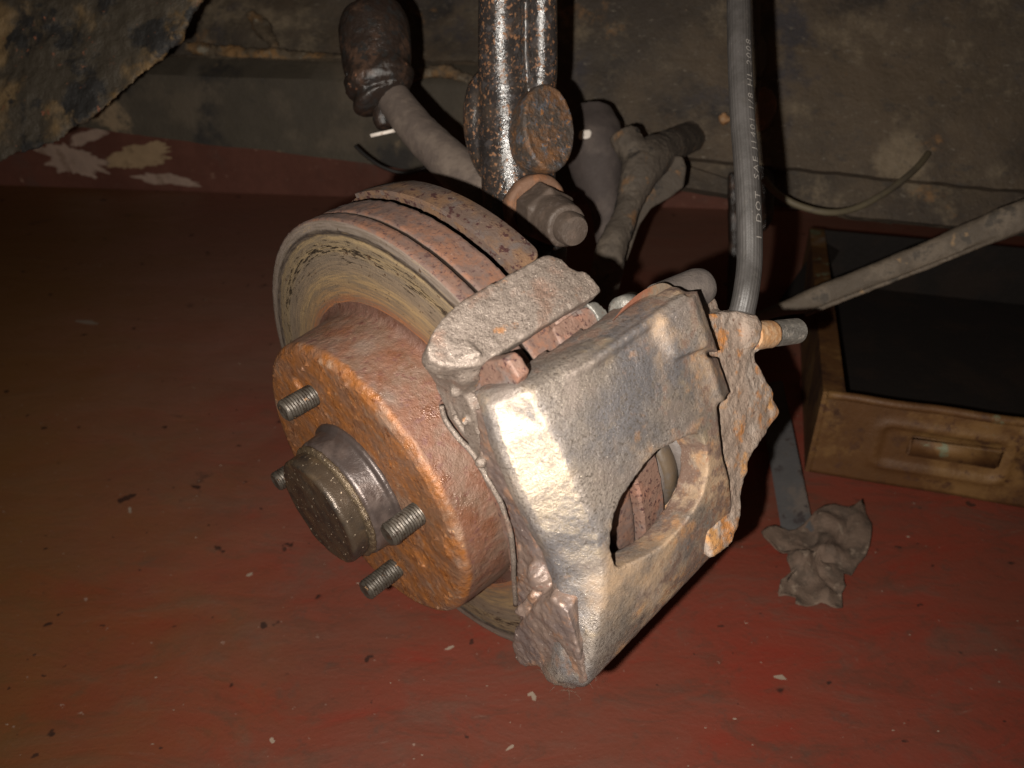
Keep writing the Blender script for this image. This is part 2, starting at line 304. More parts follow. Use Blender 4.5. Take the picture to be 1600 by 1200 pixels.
def lathe(bm, prof, seg=64, M4=Matrix(), a0=0, a1=2 * math.pi, thread=None):
    full = abs(a1 - a0 - 2 * math.pi) < 1e-6; k = seg if full else seg + 1; rings = []
    for r, z in prof:
        rings.append([M4 @ Vector((r * math.cos(a0 + (a1 - a0) * i / seg), r * math.sin(a0 + (a1 - a0) * i / seg), z)) for i in range(k)])
    vs = [[bm.verts.new(p) for p in rg] for rg in rings]
    for a, b in zip(vs, vs[1:]):
        for i in range(k if full else k - 1):
            j = (i + 1) % k
            try: bm.faces.new((a[i], a[j], b[j], b[i]))
            except ValueError: pass
    return vs
def capped(bm, prof, seg=48, M4=Matrix()):
    vs = lathe(bm, prof, seg, M4)
    bm.faces.new(vs[0]); bm.faces.new(vs[-1]); return vs
def threaded(bm, R, L, pitch, dep, M4, seg=28, chamfer=.0012):
    per = 6; nz = int(L / pitch * per); rings = []
    for k in range(nz + 1):
        z = L * k / nz; rg = []
        for i in range(seg):
            a = 2 * math.pi * i / seg; t = (z / pitch - a / 2 / math.pi) % 1.0
            r = R - dep * abs(t * 2 - 1)
            r = min(r, R - chamfer + (L - z) * 1.0) if z > L - chamfer else r
            rg.append(M4 @ Vector((r * math.cos(a), r * math.sin(a), z)))
        rings.append([bm.verts.new(p) for p in rg])
    for a, b in zip(rings, rings[1:]):
        for i in range(seg):
            j = (i + 1) % seg; bm.faces.new((a[i], a[j], b[j], b[i]))
    bm.faces.new(rings[0]); 
    # slightly dished end
    c = bm.verts.new(M4 @ Vector((0, 0, L - .0004)))
    for i in range(seg): bm.faces.new((rings[-1][i], rings[-1][(i + 1) % seg], c))
def loft(bm, rings, cap=True, closed=True):
    vs = [[bm.verts.new(p) for p in r] for r in rings]; k = len(vs[0])
    for a, b in zip(vs, vs[1:]):
        for i in range(k if closed else k - 1):
            j = (i + 1) % k; bm.faces.new((a[i], a[j], b[j], b[i]))
    if cap:
        for r in (vs[0], vs[-1]):
            c = bm.verts.new(sum((v.co for v in r), Vector()) / k)
            for i in range(k): bm.faces.new((r[i], r[(i + 1) % k], c))
    return vs
def slab(bm, uv, front, back):
    """closed solid between two copies of an outline; triangulated by its flat (u,v) outline"""
    tri = tessellate_polygon([[Vector((a, -b, 0)) for a, b in uv]]); k = len(uv)
    a = [bm.verts.new(p) for p in front]; b = [bm.verts.new(p) for p in back]
    for t in tri:
        bm.faces.new([a[i] for i in t]); bm.faces.new([b[i] for i in reversed(t)])
    for i in range(k):
        j = (i + 1) % k; bm.faces.new((a[i], b[i], b[j], a[j]))
def densify(uv, st=14):
    out = []
    for (a, b), (c, d) in zip(uv, uv[1:] + uv[:1]):
        m_ = max(1, int(math.hypot(c - a, d - b) / st))
        for i in range(m_): out.append((a + (c - a) * i / m_, b + (d - b) * i / m_))
    return out
def px_slab(bm, uv, fn, off, dens=True):
    if dens: uv = densify(uv)
    fr = [fn(*p) for p in uv]; bk = [p + (off(p) if callable(off) else off) for p in fr]; slab(bm, uv, fr, bk)
def basis(t, ref):
    t = t.normalized(); s = t.cross(ref).normalized(); q = s.cross(t).normalized(); return s, q
def tube(bm, pts, rad, seg=20, cap=True, flat=1.0, ref=None):
    ref = ref or Vector((0, .3, 1)).normalized(); rings = []
    k = len(pts)
    for i, p in enumerate(pts):
        t = pts[min(i + 1, k - 1)] - pts[max(i - 1, 0)]; s, q = basis(t, ref)
        r = rad[i] if isinstance(rad, (list, tuple)) else rad
        rings.append([p + s * (r * math.cos(2 * math.pi * j / seg)) + q * (r * flat * math.sin(2 * math.pi * j / seg)) for j in range(seg)])
    return loft(bm, rings, cap)
def smooth_path(pts, k=8):
    out = []; P = [pts[0]] + list(pts) + [pts[-1]]
    for i in range(1, len(P) - 2):
        for j in range(k):
            t = j / k; a, b, c, d = P[i - 1], P[i], P[i + 1], P[i + 2]
            out.append(tuple(.5 * (2 * b[m] + (c[m] - a[m]) * t + (2 * a[m] - 5 * b[m] + 4 * c[m] - d[m]) * t * t + (3 * b[m] - a[m] - 3 * c[m] + d[m]) * t ** 3) for m in range(len(a))))
    out.append(tuple(pts[-1])); return out
def limb(bm, secs, seg=24, k=6, sup=2.0):
    """sections (u, v, depth, half width in photo px, half depth in m) -> rounded limb in world space"""
    S_ = smooth_path(secs, k); cen = [CP(s[0], s[1], s[2]) for s in S_]; zc = MC.to_3x3() @ Vector((0, 0, 1)); rings = []
    for i, s in enumerate(S_):
        t = cen[min(i + 1, len(S_) - 1)] - cen[max(i - 1, 0)]; a, q = basis(t, zc)
        w = s[3] * s[2] / F; h = s[4]; rg = []
        for j in range(seg):
            an = 2 * math.pi * j / seg; ca, sa = math.cos(an), math.sin(an)
            rg.append(cen[i] + a * (w * math.copysign(abs(ca) ** (2 / sup), ca)) + q * (h * math.copysign(abs(sa) ** (2 / sup), sa)))
        rings.append(rg)
    loft(bm, rings)
def box(bm, c, s, R=None):
    R = R or Matrix.Identity(3); vs = []
    for x in (-1, 1):
        for y in (-1, 1):
            for z in (-1, 1): vs.append(c + R @ Vector((x * s[0] / 2, y * s[1] / 2, z * s[2] / 2)))
    add(bm, vs, [(0, 1, 3, 2), (4, 6, 7, 5), (0, 4, 5, 1), (2, 3, 7, 6), (0, 2, 6, 4), (1, 5, 7, 3)])
TEX = {}
def clouds(sc):
    if sc not in TEX:
        t = bpy.data.textures.new('clouds', 'CLOUDS'); t.noise_scale = sc; t.noise_depth = 3; TEX[sc] = t
    return TEX[sc]
def cast(name, bm, m, parent=None, voxel=.001, smooth=6, disp=((.008, .0012), (.0025, .0006)), cuts=(), wm=None, fac=.5):
    """fuse overlapping solids into one rounded, pitted casting"""
    o = link(name, bm, m, None)
    def rem():
        r = o.modifiers.new('r', 'REMESH'); r.mode = 'VOXEL'; r.voxel_size = voxel; r.use_smooth_shade = True
    rem(); tmp = []
    for cb in cuts:
        c = link('cutter', cb, None, None, False); tmp.append(c)
        b = o.modifiers.new('b', 'BOOLEAN'); b.operation = 'DIFFERENCE'; b.object = c; b.solver = 'EXACT'
    if cuts: rem()
    s = o.modifiers.new('s', 'SMOOTH'); s.iterations = smooth; s.factor = fac
    for sc, st in disp:
        d = o.modifiers.new('d', 'DISPLACE'); d.texture = clouds(sc); d.strength = st; d.mid_level = .5; d.texture_coords = 'LOCAL'
    dg = bpy.context.evaluated_depsgraph_get(); me = bpy.data.meshes.new_from_object(o.evaluated_get(dg))
    o.modifiers.clear(); old = o.data; o.data = me; me.name = name; bpy.data.meshes.remove(old)
    for p in me.polygons: p.use_smooth = True
    for c in tmp: cm = c.data; bpy.data.objects.remove(c); bpy.data.meshes.remove(cm)
    if parent: o.parent = parent
    if wm is not None: o.matrix_world = wm
    return o
def world_obj(o, org):
    """vertices were written in world space: give the object an origin near its base"""
    if o.parent: o.matrix_parent_inverse = o.parent.matrix_world.inverted()
    return o

# ================================================================ floor
bm = bmesh.new(); bmesh.ops.create_grid(bm, x_segments=2, y_segments=2, size=4)
for v in bm.verts: v.co.y += 2
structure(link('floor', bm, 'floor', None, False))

# ================================================================ low red wall far behind
wa, wb = FP(-400, 276), FP(1900, 352); wd = (wb - wa).normalized(); wn = Vector((wd.y, -wd.x, 0))
if wn.dot(MC.translation - wa) < 0: wn = -wn
def WP(u, v, off=0.0):
    o = MC.translation; r = MC.to_3x3() @ ray(u, v); q = wa + wn * off; return o + r * ((q - o).dot(wn) / r.dot(wn))
bm = bmesh.new(); vs_ = [wa, wb, wb + Vector((0, 0, 1.6)), wa + Vector((0, 0, 1.6))]; add(bm, vs_ + [v - wn * .1 for v in vs_], [(0, 1, 2, 3), (7, 6, 5, 4), (0, 4, 5, 1), (2, 6, 7, 3), (1, 5, 6, 2), (0, 3, 7, 4)])
structure(link('wall', bm, 'wall', None, False))

# ================================================================ brake disc (hat + two plates)
disc = thing('brake_disc', 'rusty vented brake disc with raised orange hat behind the caliper', 'brake disc', MD)
bm = bmesh.new()
def fillet(c, r, a0, a1, k=6): return [(c[0] + r * math.cos(math.radians(a0 + (a1 - a0) * i / k)), c[1] + r * math.sin(math.radians(a0 + (a1 - a0) * i / k))) for i in range(k + 1)]
prof = [(.030, -.002), (.030, 0), (.045, .0002), (.058, .0006), (.0665, .0009)] + [(.0715, .0007)] + fillet((.0715, -.0035), .0036, 80, 5) + [(.0756, -.012), (.0765, -.024)] + fillet((.0815, -.0278), .005, 180, 270) + [(.083, -.0330)]
# refine along the profile so the pitting has geometry to work on
def refine(prof, st=.0012):
    out = [prof[0]]
    for a, b in zip(prof, prof[1:]):
        k = max(1, int(math.hypot(b[0] - a[0], b[1] - a[1]) / st)); out += [(a[0] + (b[0] - a[0]) * i / k, a[1] + (b[1] - a[1]) * i / k) for i in range(1, k + 1)]
    return out
lathe(bm, refine(prof, .0008), 620)
# shallow holes in the flange face (locating hole by the top stud, dents near the lower edge)
dents = [(LZ(468, 600, 0), .0046, .0022), (LZ(688, 850, 0), .010, -.0011), (LZ(640, 700, 0), .006, .0006), (LZ(640, 905, 0), .008, .0009), (LZ(545, 590, 0), .005, .0007), (LZ(660, 870, 0), .007, .0012)]
for v in bm.verts:
    for c, r, d in dents:
        if v.co.z > -.002:
            q = math.hypot(v.co.x - c.x, v.co.y - c.y) / r
            if q < 1: v.co.z -= d * (1 - q ** 4) if d > .002 else d * (1 - q * q)
    k = noise.fractal(v.co * 160, 1, 2, 4) * .00022 + (max(0, noise.fractal(v.co * 300 + Vector((3, 1, 7)), 1, 2, 4) - .40) * .0022 * max(0, min(1, (noise.noise(v.co * 45) + .15) * 3)) if v.co.z > -.003 and math.hypot(v.co.x, v.co.y) < .073 else 0); nv = Vector((v.co.x, v.co.y, 0)).normalized() if v.co.z < -.003 else Vector((0, 0, 1))
    v.co += nv * k
link('hat', bm, 'hat', disc)
def ragged(v, amp): return v + Vector((v.x, v.y, 0)).normalized() * noise.fractal(v * 300, 1, 2, 4) * amp + Vector((0, 0, 1)) * noise.noise(v * 120) * amp * .5
bm = bmesh.new()
prof = refine([(.080, -.0328), (.113, -.0328), (.1135, -.0330), (.1145, -.0331), (.115, -.0326), (.1208, -.0325), (.1218, -.0331), (.1219, -.0345), (.1219, -.0396), (.1213, -.0402), (.108, -.0402), (.080, -.0402), (.080, -.0328)], .0014)
lathe(bm, prof, 400)
for v in bm.verts:
    if math.hypot(v.co.x, v.co.y) > .1195: v.co = ragged(v.co, .00030)
link('front_plate', bm, 'rotor', disc)
bm = bmesh.new()
prof = refine([(.085, -.0420), (.1205, -.0420), (.1216, -.0424), (.1219, -.0434), (.1219, -.050), (.1217, -.0565), (.1205, -.0576), (.085, -.0576), (.085, -.0420)], .0014)
lathe(bm, prof, 400)
for v in bm.verts:
    if math.hypot(v.co.x, v.co.y) > .118: v.co = ragged(v.co, .0005)
link('rear_plate', bm, 'rotor', disc)
bm = bmesh.new(); lathe(bm, [(.080, -.0400), (.110, -.0400), (.110, -.0422), (.080, -.0422)], 200); link('vent_core', bm, 'core', disc)

# ================================================================ hub with studs and dust cap
hub = thing('wheel_hub', 'greasy dark hub with capped centre and four threaded wheel studs', 'wheel hub', MD)
bm = bmesh.new()
prof = refine([(.020, -.01), (.0336, -.0005), (.0345, .0012), (.0338, .0022), (.0318, .0034), (.0312, .0075), (.0308, .0125), (.0300, .0136), (.0285, .0139)], .001)
lathe(bm, prof, 160)
for v in bm.verts: v.co += Vector((v.co.x, v.co.y, 0)).normalized() * noise.fractal(v.co * 120, 1, 2, 3) * .00035
link('pilot_collar', bm, 'collar', hub)
bm = bmesh.new(); lathe(bm, refine([(.0272, .0128), (.0296, .0134), (.0303, .0145), (.0300, .0156), (.0286, .0163), (.0272, .0164)], .0005), 200)
for v in bm.verts: v.co += Vector((v.co.x, v.co.y, 0)).normalized() * noise.fractal(v.co * 420, 1, 2, 3) * .0007
link('grease_lip', bm, 'brass', hub)
bm = bmesh.new()
prof = refine([(.0270, .0150), (.0280, .0168), (.0281, .0205)] + fillet((.0258, .0228), .0024, 10, 70, 5) + [(.0252, .0251), (.0235, .0247), (.018, .0249), (.008, .0254), (.0005, .0255)], .0009)
vs = lathe(bm, prof, 150); bm.faces.new(vs[-1])
for v in bm.verts: v.co += Vector((v.co.x, v.co.y, v.co.z)).normalized() * noise.fractal(v.co * 90, 1, 2, 4) * .0006
link('dust_cap', bm, 'cap', hub)
for (bu, bv), (tu, tv), nm in (((491, 616), (440, 644), 0), ((655, 801), (604, 840), 0), ((620, 886), (568, 925), 0), ((482, 722), (427, 752), 0)):
    b = LZ(bu, bv, 0)
    o_, r_ = lray(tu, tv)                     # length where the axial line comes closest to the ray through the tip
    w0 = Vector((b.x, b.y, 0)) - o_; u_ = Vector((0, 0, 1)); a_, b_, c_, d_, e_ = 1, u_.dot(r_), r_.dot(r_), u_.dot(w0), r_.dot(w0)
    Ls = max(.012, min(.03, (b_ * e_ - c_ * d_) / (a_ * c_ - b_ * b_)))
    bm = bmesh.new(); threaded(bm, .0055, Ls, .0014, .00045, Matrix.Translation((b.x, b.y, -.0005)) @ Matrix.Rotation(random.random() * 6, 4, 'Z'))
    for v in bm.verts: v.co += noise.noise_vector(v.co * 700) * .00022
    link('stud', bm, 'stud', hub, True, sharp=38)

# ================================================================ splash shield
sh = thing('splash_shield', 'curved brown sheet metal shield edge behind the disc top', 'shield', MD)
bm = bmesh.new(); A0, A1 = math.radians(35.5), math.radians(87); k = 120; rings = []
for i in range(k + 1):
    a = A0 + (A1 - A0) * i / k; t = i / k
    z0, z1 = -.0600, -.0735
    if i < 7: q = 1 - (1 - (i / 7)) ** 2; z1 = -.0665 - .007 * q ** .5; z0 = z0 - .0025 * (1 - q ** .5)
    if t > .72: z1 = z1 + .0105 * ((t - .72) / .28) ** 1.6
    R0 = .1262 - .0015 * t; er = Vector((math.cos(a), math.sin(a), 0)); er2 = er
    rings.append([er * R0 + Vector((0, 0, z0)), er * (R0 + .0002) + Vector((0, 0, (z0 + z1) / 2)), er * (R0 + .0002) + Vector((0, 0, z1)), er * (R0 - .0004) + Vector((0, 0, z1 - .0008)), er * (R0 - .0022) + Vector((0, 0, z1 - .0004)), er * (R0 - .0022) + Vector((0, 0, z0))])
loft(bm, rings)
o = link('shield_lip', bm, 'shield', sh, True, sharp=40)
bm = bmesh.new(); lathe(bm, [(.04, -.0705), (.1235, -.0705), (.1235, -.0715), (.04, -.0715), (.04, -.0705)], 90, Matrix(), math.radians(37), math.radians(165)); link('shield_plate', bm, 'shield', sh, False)

# ================================================================ caliper
cal = thing('brake_caliper', 'large rough grey brake caliper with oval window and rusty edges', 'brake caliper', MD)
bm = bmesh.new()
def sec(y, xt, zi, ze, zc, lo=104, sl=0):
    xs = xt - 13
    P = [(lo, -13.5), (lo + 3, ze - 4), (xs - 6, ze - .6), (xs - .5, ze), (xs + 2, ze - 1.2), (xt - .8, zc + 1), (xt, zc - 1.5), (xt + sl * .5, (zc + zi) / 2), (xt + sl, zi + 5), (xt - 4 + sl, zi), (xt - 15, zi), (xt - 14, -17), (lo + 4, -16)]
    return [mm(p[0], y + (3.5 * max(0, min(1, (p[1] + 38) / 22)) if y > 35 else 0), p[1]) for p in P]
loft(bm, [sec(*s) for s in ((43.5, 133, -105, -9, -15, 118), (42.3, 138, -107, -7.5, -15.5, 117), (40, 141, -106, -6, -16, 117), (30, 142, -104, -3, -16.5, 116), (10, 142.5, -105, -2, -17, 116), (-6, 142, -102, -3, -18, 115),
    (-18, 141, -99, -5, -19, 117), (-30, 139, -98, -5, -17, 116.5), (-42, 137, -99, -2.5, -12, 114), (-54, 133.5, -100, 1, -5, 109), (-65, 129.5, -99, 4, -1, 102), (-73, 125.5, -98, 6.5, 2, 96), (-77.5, 121, -94, 6, 0, 92))])
# raised lip along the upper edge, the tan boss at the upper right, the lobe under it
tube(bm, [mm(138.5, 41, -22), mm(140.6, 39.6, -45), mm(141, 39.6, -100)], .0022, 12)
loft(bm, [[mm(128, y0, z), mm(x, y0 - 1, z), mm(x, y1, z), mm(128, y1 - 1, z)] for z, x, y0, y1 in ((-76, 141, 38, 30), (-82, 144.5, 39.5, 22), (-100, 145.5, 40, 18), (-108, 142, 40, 12))])
loft(bm, [[mm(124, y0, z), mm(x, y0, z), mm(x, y1, z), mm(124, y1, z)] for z, x, y0, y1 in ((-86, 140, 16, -3), (-100, 143.2, 13, -7), (-111, 138, 8, -9))])
# window
WIN = [(1022, 702), (1000, 722), (982, 748), (965, 775), (953, 805), (949, 835), (953, 862), (962, 882), (972, 888), (1000, 876), (1028, 862), (1048, 850), (1068, 828), (1088, 800), (1101, 772), (1106, 735), (1099, 702), (1086, 677), (1068, 680), (1045, 690)]
cut = bmesh.new(); fr = [LX(u, v, 160) + (LX(u, v, 139) - LX(u, v, 160)) * 0 for u, v in WIN]
fr = []; bk = []
for u, v in WIN:
    p = LX(u, v, 139); fr.append(Vector((.165, p.y + 0, p.z))); bk.append(Vector((.085, p.y, p.z)))
# the far (inboard) wall and the lower wall slope inwards
bk = [Vector((b.x, b.y, b.z)) for b in bk]
fr = [Vector((f_.x, f_.y - 0, f_.z)) for i, f_ in enumerate(fr)]
slab(cut, WIN, fr, bk)
o = cast('caliper_body', bm, 'caliper', cal, .00075, 4, ((.012, .0004), (.003, .0003), (.0012, .0002)), [cut])
# outboard pressure leg / lower ear
bm = bmesh.new()
EAR = [(806, 985), (800, 1004), (806, 1035), (822, 1044), (840, 1043), (862, 1062), (880, 1079), (896, 1080), (914, 1066), (905, 1020), (888, 960), (860, 935), (834, 950), (818, 968)]
px_slab(bm, EAR, lambda u, v: LZ(u, v, 1.5 + (v - 1000) * .02), mm(-4, 3, -15))
PL = [(742, 640), (748, 700), (762, 745), (790, 790), (802, 830), (806, 880), (806, 940), (812, 975), (845, 972), (866, 950), (872, 905), (872, 860), (850, 800), (790, 740), (775, 660)]
px_slab(bm, PL, lambda u, v: LZ(u, v, -9 if v > 860 else -11), mm(3, 0, -5))
dm = LZ(844, 899, -8); bmesh.ops.create_uvsphere(bm, u_segments=20, v_segments=12, radius=.0062, matrix=Matrix.Translation(dm + mm(0, 0, -1)))
tube(bm, [LZ(838, 925, -4), LZ(812, 956, -1)], [.0016, .0024], 10)
o = cast('pressure_leg', bm, 'purple', cal, .0008, 6, ((.008, .0022), (.0025, .0011)))
# piston housing
bm = bmesh.new()
HS = [(1088, 512), (1105, 494), (1128, 488), (1150, 487), (1172, 492), (1186, 500), (1188, 520), (1192, 545), (1180, 556), (1190, 575), (1197, 594), (1210, 612), (1213, 640), (1209, 662), (1196, 682), (1180, 702), (1170, 720), (1164, 750), (1161, 785), (1156, 820), (1140, 855), (1112, 872), (1095, 780), (1110, 700), (1105, 620), (1092, 560)]
def hsurf(u, v):
    t = max(0, min(1, (u - 1110) / 100)); return LX(u, v, 133 - 3 * t)
px_slab(bm, HS, hsurf, mm(-30, 3, -1))
loft(bm, [[mm(x0, y0, z), mm(x1, y0, z), mm(x1, y1, z), mm(x0, y1, z)] for z, x0, x1, y0, y1 in ((-92, 86, 121, -60, 30), (-104, 84, 125, -62, 32), (-125, 80, 124, -50, 30), (-142, 84, 120, -38, 24))])
capped(bm, [(.020, -.150), (.027, -.146), (.029, -.12), (.029, -.088), (.0275, -.087)], 48, Matrix.Translation((.092, -.018, 0)))
bmesh.ops.create_uvsphere(bm, u_segments=16, v_segments=10, radius=.011, matrix=Matrix.Translation(LX(1152, 520, 124.5)))
bmesh.ops.create_uvsphere(bm, u_segments=16, v_segments=10, radius=.008, matrix=Matrix.Translation(LX(1188, 642, 123)))
o = cast('piston_housing', bm, 'housing', cal, .001, 5, ((.012, .0028), (.004, .0012), (.0012, .0004)))
def frame(a, b):
    z = (b - a).normalized(); x = z.cross(Vector((0, 1, .01))).normalized(); y = z.cross(x)
    return Matrix(((x.x, y.x, z.x, a.x), (x.y, y.y, z.y, a.y), (x.z, y.z, z.z, a.z), (0, 0, 0, 1)))
a = LX(1176, 525, 128); b = LX(1246, 517, 128); q_ = a + (b - a) * .36
bm = bmesh.new(); capped(bm, refine([(.0066, -.002), (.0064, (q_ - a).length + .001)], .001), 28, frame(a, b))
for v in bm.verts: v.co += noise.noise_vector(v.co * 500) * .0004
link('screw_neck', bm, 'orange', cal)
bm = bmesh.new(); threaded(bm, .0062, (b - q_).length, .0011, .0004, frame(q_, b), 30); link('bleed_screw', bm, 'bleed', cal, sharp=38)
# piston, seal boot rings seen through the window
PM = Matrix.Translation((.0945, -.024, 0))
bm = bmesh.new(); capped(bm, [(.020, -.0735), (.0262, -.0735), (.0268, -.0745), (.0268, -.0800)], 96, PM); link('piston', bm, 'dust' if 0 else 'boot', cal)
bm = bmesh.new(); capped(bm, [(.0272, -.0755), (.0292, -.0768), (.0290, -.0825), (.0278, -.0833)], 96, PM); link('piston_seal', bm, 'tan', cal)
bm = bmesh.new(); capped(bm, [(.0292, -.0828), (.0330, -.0840), (.0322, -.0885), (.0336, -.0930), (.0325, -.098), (.033, -.103)], 96, PM); link('piston_boot', bm, 'boot', cal)
# slide pin cap and its clip strap
a = mm(*(LX(1050, 462, 124) * 1000)); b = LX(1092, 448, 124)
pa, pb = LX(1046, 466, 124), LX(1100, 452, 124)
bm = bmesh.new(); R_ = .0088
Fm = frame(LX(1030, 475, 118), LX(1098, 446, 118)); Ln = (LX(1098, 446, 118) - LX(1030, 475, 118)).length
capped(bm, refine([(R_, 0), (R_, Ln - .004)] + [(R_ * .93, Ln - .001), (R_ * .7, Ln + .0015), (R_ * .3, Ln + .0025)], .001), 40, Fm)
link('slide_pin_cap', bm, 'boot', cal)

# clip strap wraps round the pin
strap = [(1090, 505), (1078, 482), (1062, 462), (1040, 446), (1020, 448), (995, 462), (972, 482)]
bm = bmesh.new(); rings = []
for i, (u, v) in enumerate(smooth_path(strap, 5)):
    p = LX(u, v, 131); w = mm(0, -2.0, 7) if i > 12 else mm(1, -1, 7 - i * .1)
    rings.append([p + mm(1, .6, 0), p + mm(1, .6, 0) + w, p + mm(-.6, -.6, 0) + w, p + mm(-.6, -.6, 0)])
loft(bm, rings); o = link('clip_strap', bm, 'clip', cal, True, sharp=40)
bm = bmesh.new(); capped(bm, [(.0045, 0), (.0062, .001), (.0062, .011), (.004, .012)], 28, frame(LX(970, 488, 122), LX(1000, 474, 117))); link('pin_end', bm, 'greysteel', cal)

# ================================================================ carrier bracket
car = thing('carrier_bracket', 'pale dusty cast bracket arching over the disc rim beside the caliper', 'bracket', MD)
bm = bmesh.new()
TOP = [(672, 560), (666, 545), (674, 522), (690, 497), (720, 470), (760, 446), (800, 424), (838, 403), (856, 397), (880, 404), (893, 417), (904, 421), (918, 424), (930, 438), (942, 452), (930, 464), (912, 472), (880, 490), (840, 516), (800, 541), (770, 560), (745, 572), (715, 574), (690, 572)]
px_slab(bm, TOP, lambda u, v: LR(u, v, 135), lambda p: -Vector((p.x, p.y, 0)).normalized() * .009)
# leg down the outboard side
LEG = [(668, 548), (664, 562), (668, 582), (680, 604), (690, 628), (700, 655), (716, 680), (736, 704), (750, 728), (760, 745), (760, 722), (752, 700), (744, 670), (738, 640), (728, 618), (722, 600), (722, 582), (722, 565), (700, 545)]
px_slab(bm, LEG, lambda u, v: LZ(u, v, -12 if v > 600 else -8), mm(3, 0, -7))
for (u, v, r) in ((712, 612, 2.6), (752, 722, 2.6), (690, 580, 3.2), (725, 660, 2.2)):
    bmesh.ops.create_uvsphere(bm, u_segments=14, v_segments=10, radius=r * .001, matrix=Matrix.Translation(LZ(u, v, -10)))
cuts = []
for sl in ([(689, 636), (694, 633), (703, 656), (718, 675), (733, 694), (729, 695), (710, 675), (696, 656)], [(702, 627), (706, 629), (713, 645), (728, 672), (729, 680), (724, 676), (710, 655)]):
    cb = bmesh.new(); fr = [LZ(u, v, 0) for u, v in sl]; bk = [LZ(u, v, -24) for u, v in sl]; slab(cb, sl, fr, bk); cuts.append(cb)
cast('bracket_casting', bm, 'carrier', car, .0008, 7, ((.010, .0012), (.003, .0005), (.0012, .0002)), cuts)
# thin anti-rattle wire along the hat
bm = bmesh.new(); P_ = smooth_path([(690, 634), (697, 658), (716, 684), (738, 708), (755, 737), (772, 766), (786, 795), (797, 830), (802, 870), (803, 905), (806, 945)], 6)
tube(bm, [LZ(u, v, -12) for u, v in P_], .00115, 10)
for v in bm.verts: v.co += noise.noise_vector(v.co * 260) * .0003
tag_w = link('retaining_wire', bm, 'carrier', car)

# ================================================================ brake pads
def pad(label, z0, z1, zb0, zb1, ext, group):
    t = thing('brake_pad', label, 'brake pad', MD, group=group)
    def arc(r0, r1, za, zb, a0, a1, name, m, bev=.0):
        bm = bmesh.new(); rings = []; k = 40
        for i in range(k + 1):
            a = math.radians(a0 + (a1 - a0) * i / k); c, s = math.cos(a), math.sin(a)
            rings.append([Vector((r * c, r * s, z * .001)) for r, z in ((r0, za), (r1 - bev, za), (r1, za + math.copysign(bev * 1000, zb - za)), (r1, zb - math.copysign(bev * 1000, zb - za)), (r1 - bev, zb), (r0, zb))])
        loft(bm, rings); 
        for v in bm.verts: v.co += noise.noise_vector(v.co * 200) * .0005
        return link(name, bm, m, t, True, sharp=40)
    arc(.088, .1215, z0, z1, -30, 22, 'friction_block', 'friction', .001)
    arc(.086, .1255, zb0, zb1, -32, 26 + ext, 'backing_plate', 'pad', .0012)
    return t
pad('outboard brake pad, reddish plate end showing between bracket and caliper', -32, -22, -21.5, -16, 0, 'brake pads in the caliper')
pad('inboard brake pad, brown plate seen behind the disc rim', -58.2, -66, -57.9, -73, 1, 'brake pads in the caliper')
# pad abutment ends that stick out under the bracket
padt = [o for o in bpy.data.objects if o.name.startswith('brake_pad')]
bm = bmesh.new(); px_slab(bm, [(716, 578), (745, 568), (788, 560), (798, 570), (811, 592), (806, 604), (782, 612), (766, 622), (762, 650), (764, 700), (752, 712), (742, 680), (734, 640), (722, 610)], lambda u, v: LZ(u, v, -15.5), mm(0, 0, -5.5))
cast('abutment_lug', bm, 'pad', padt[0], .0008, 3, ((.004, .0006),))
bm = bmesh.new(); px_slab(bm, [(778, 566), (794, 560), (806, 572), (816, 592), (811, 600), (800, 604), (790, 588)], lambda u, v: LR(u, v, 128), lambda p: -Vector((p.x, p.y, 0)).normalized() * .006)
cast('lug_end', bm, 'greysteel', padt[0], .0006, 2, ((.004, .0003),))
bm = bmesh.new(); px_slab(bm, [(862, 512), (905, 482), (925, 474), (940, 485), (948, 500), (930, 520), (905, 540), (892, 556), (880, 545)], lambda u, v: LR(u, v, 126), lambda p: -Vector((p.x, p.y, 0)).normalized() * .010)
cast('abutment_lug', bm, 'pad', padt[1], .0008, 3, ((.004, .0008),))
bm = bmesh.new(); px_slab(bm, [(915, 474), (932, 470), (948, 484), (956, 500), (950, 510), (938, 508), (930, 488)], lambda u, v: LR(u, v, 127), lambda p: -Vector((p.x, p.y, 0)).normalized() * .008)
cast('lug_end', bm, 'greysteel', padt[1], .0007, 2, ((.004, .0005),))

# ================================================================ brake hose
HD = .345
hp = smooth_path([(1159, 489, .338), (1166, 455, .338), (1171, 410, .342), (1171, 350, .344), (1167, 270, .348), (1160, 180, .354), (1156, 90, .361), (1154, 0, .37), (1152, -120, .382), (1150, -300, .40), (1150, -460, .42)], 14)
hose = thing('brake_hose', 'ribbed grey rubber brake hose with faint printed lettering hanging into caliper', 'hose', loc=CP(1159, 489, .338))
hc = [CP(*p) for p in hp]; hr = [19.0 * .345 / F * (1.0 if i > 3 else 1.02) for i in range(len(hp))]
bm = bmesh.new(); ref = MC.to_3x3() @ Vector((0, 0, 1)); seg = 96; rings = []
for i, p in enumerate(hc):
    t = hc[min(i + 1, len(hc) - 1)] - hc[max(i - 1, 0)]; s, q = basis(t, ref)
    rings.append([p + (s * math.cos(2 * math.pi * j / seg) + q * math.sin(2 * math.pi * j / seg)) * (hr[i] + (.00010 if j % 4 < 2 else 0)) for j in range(seg)])
loft(bm, rings); o = link('hose_tube', bm, 'hose', hose); world_obj(o, None)
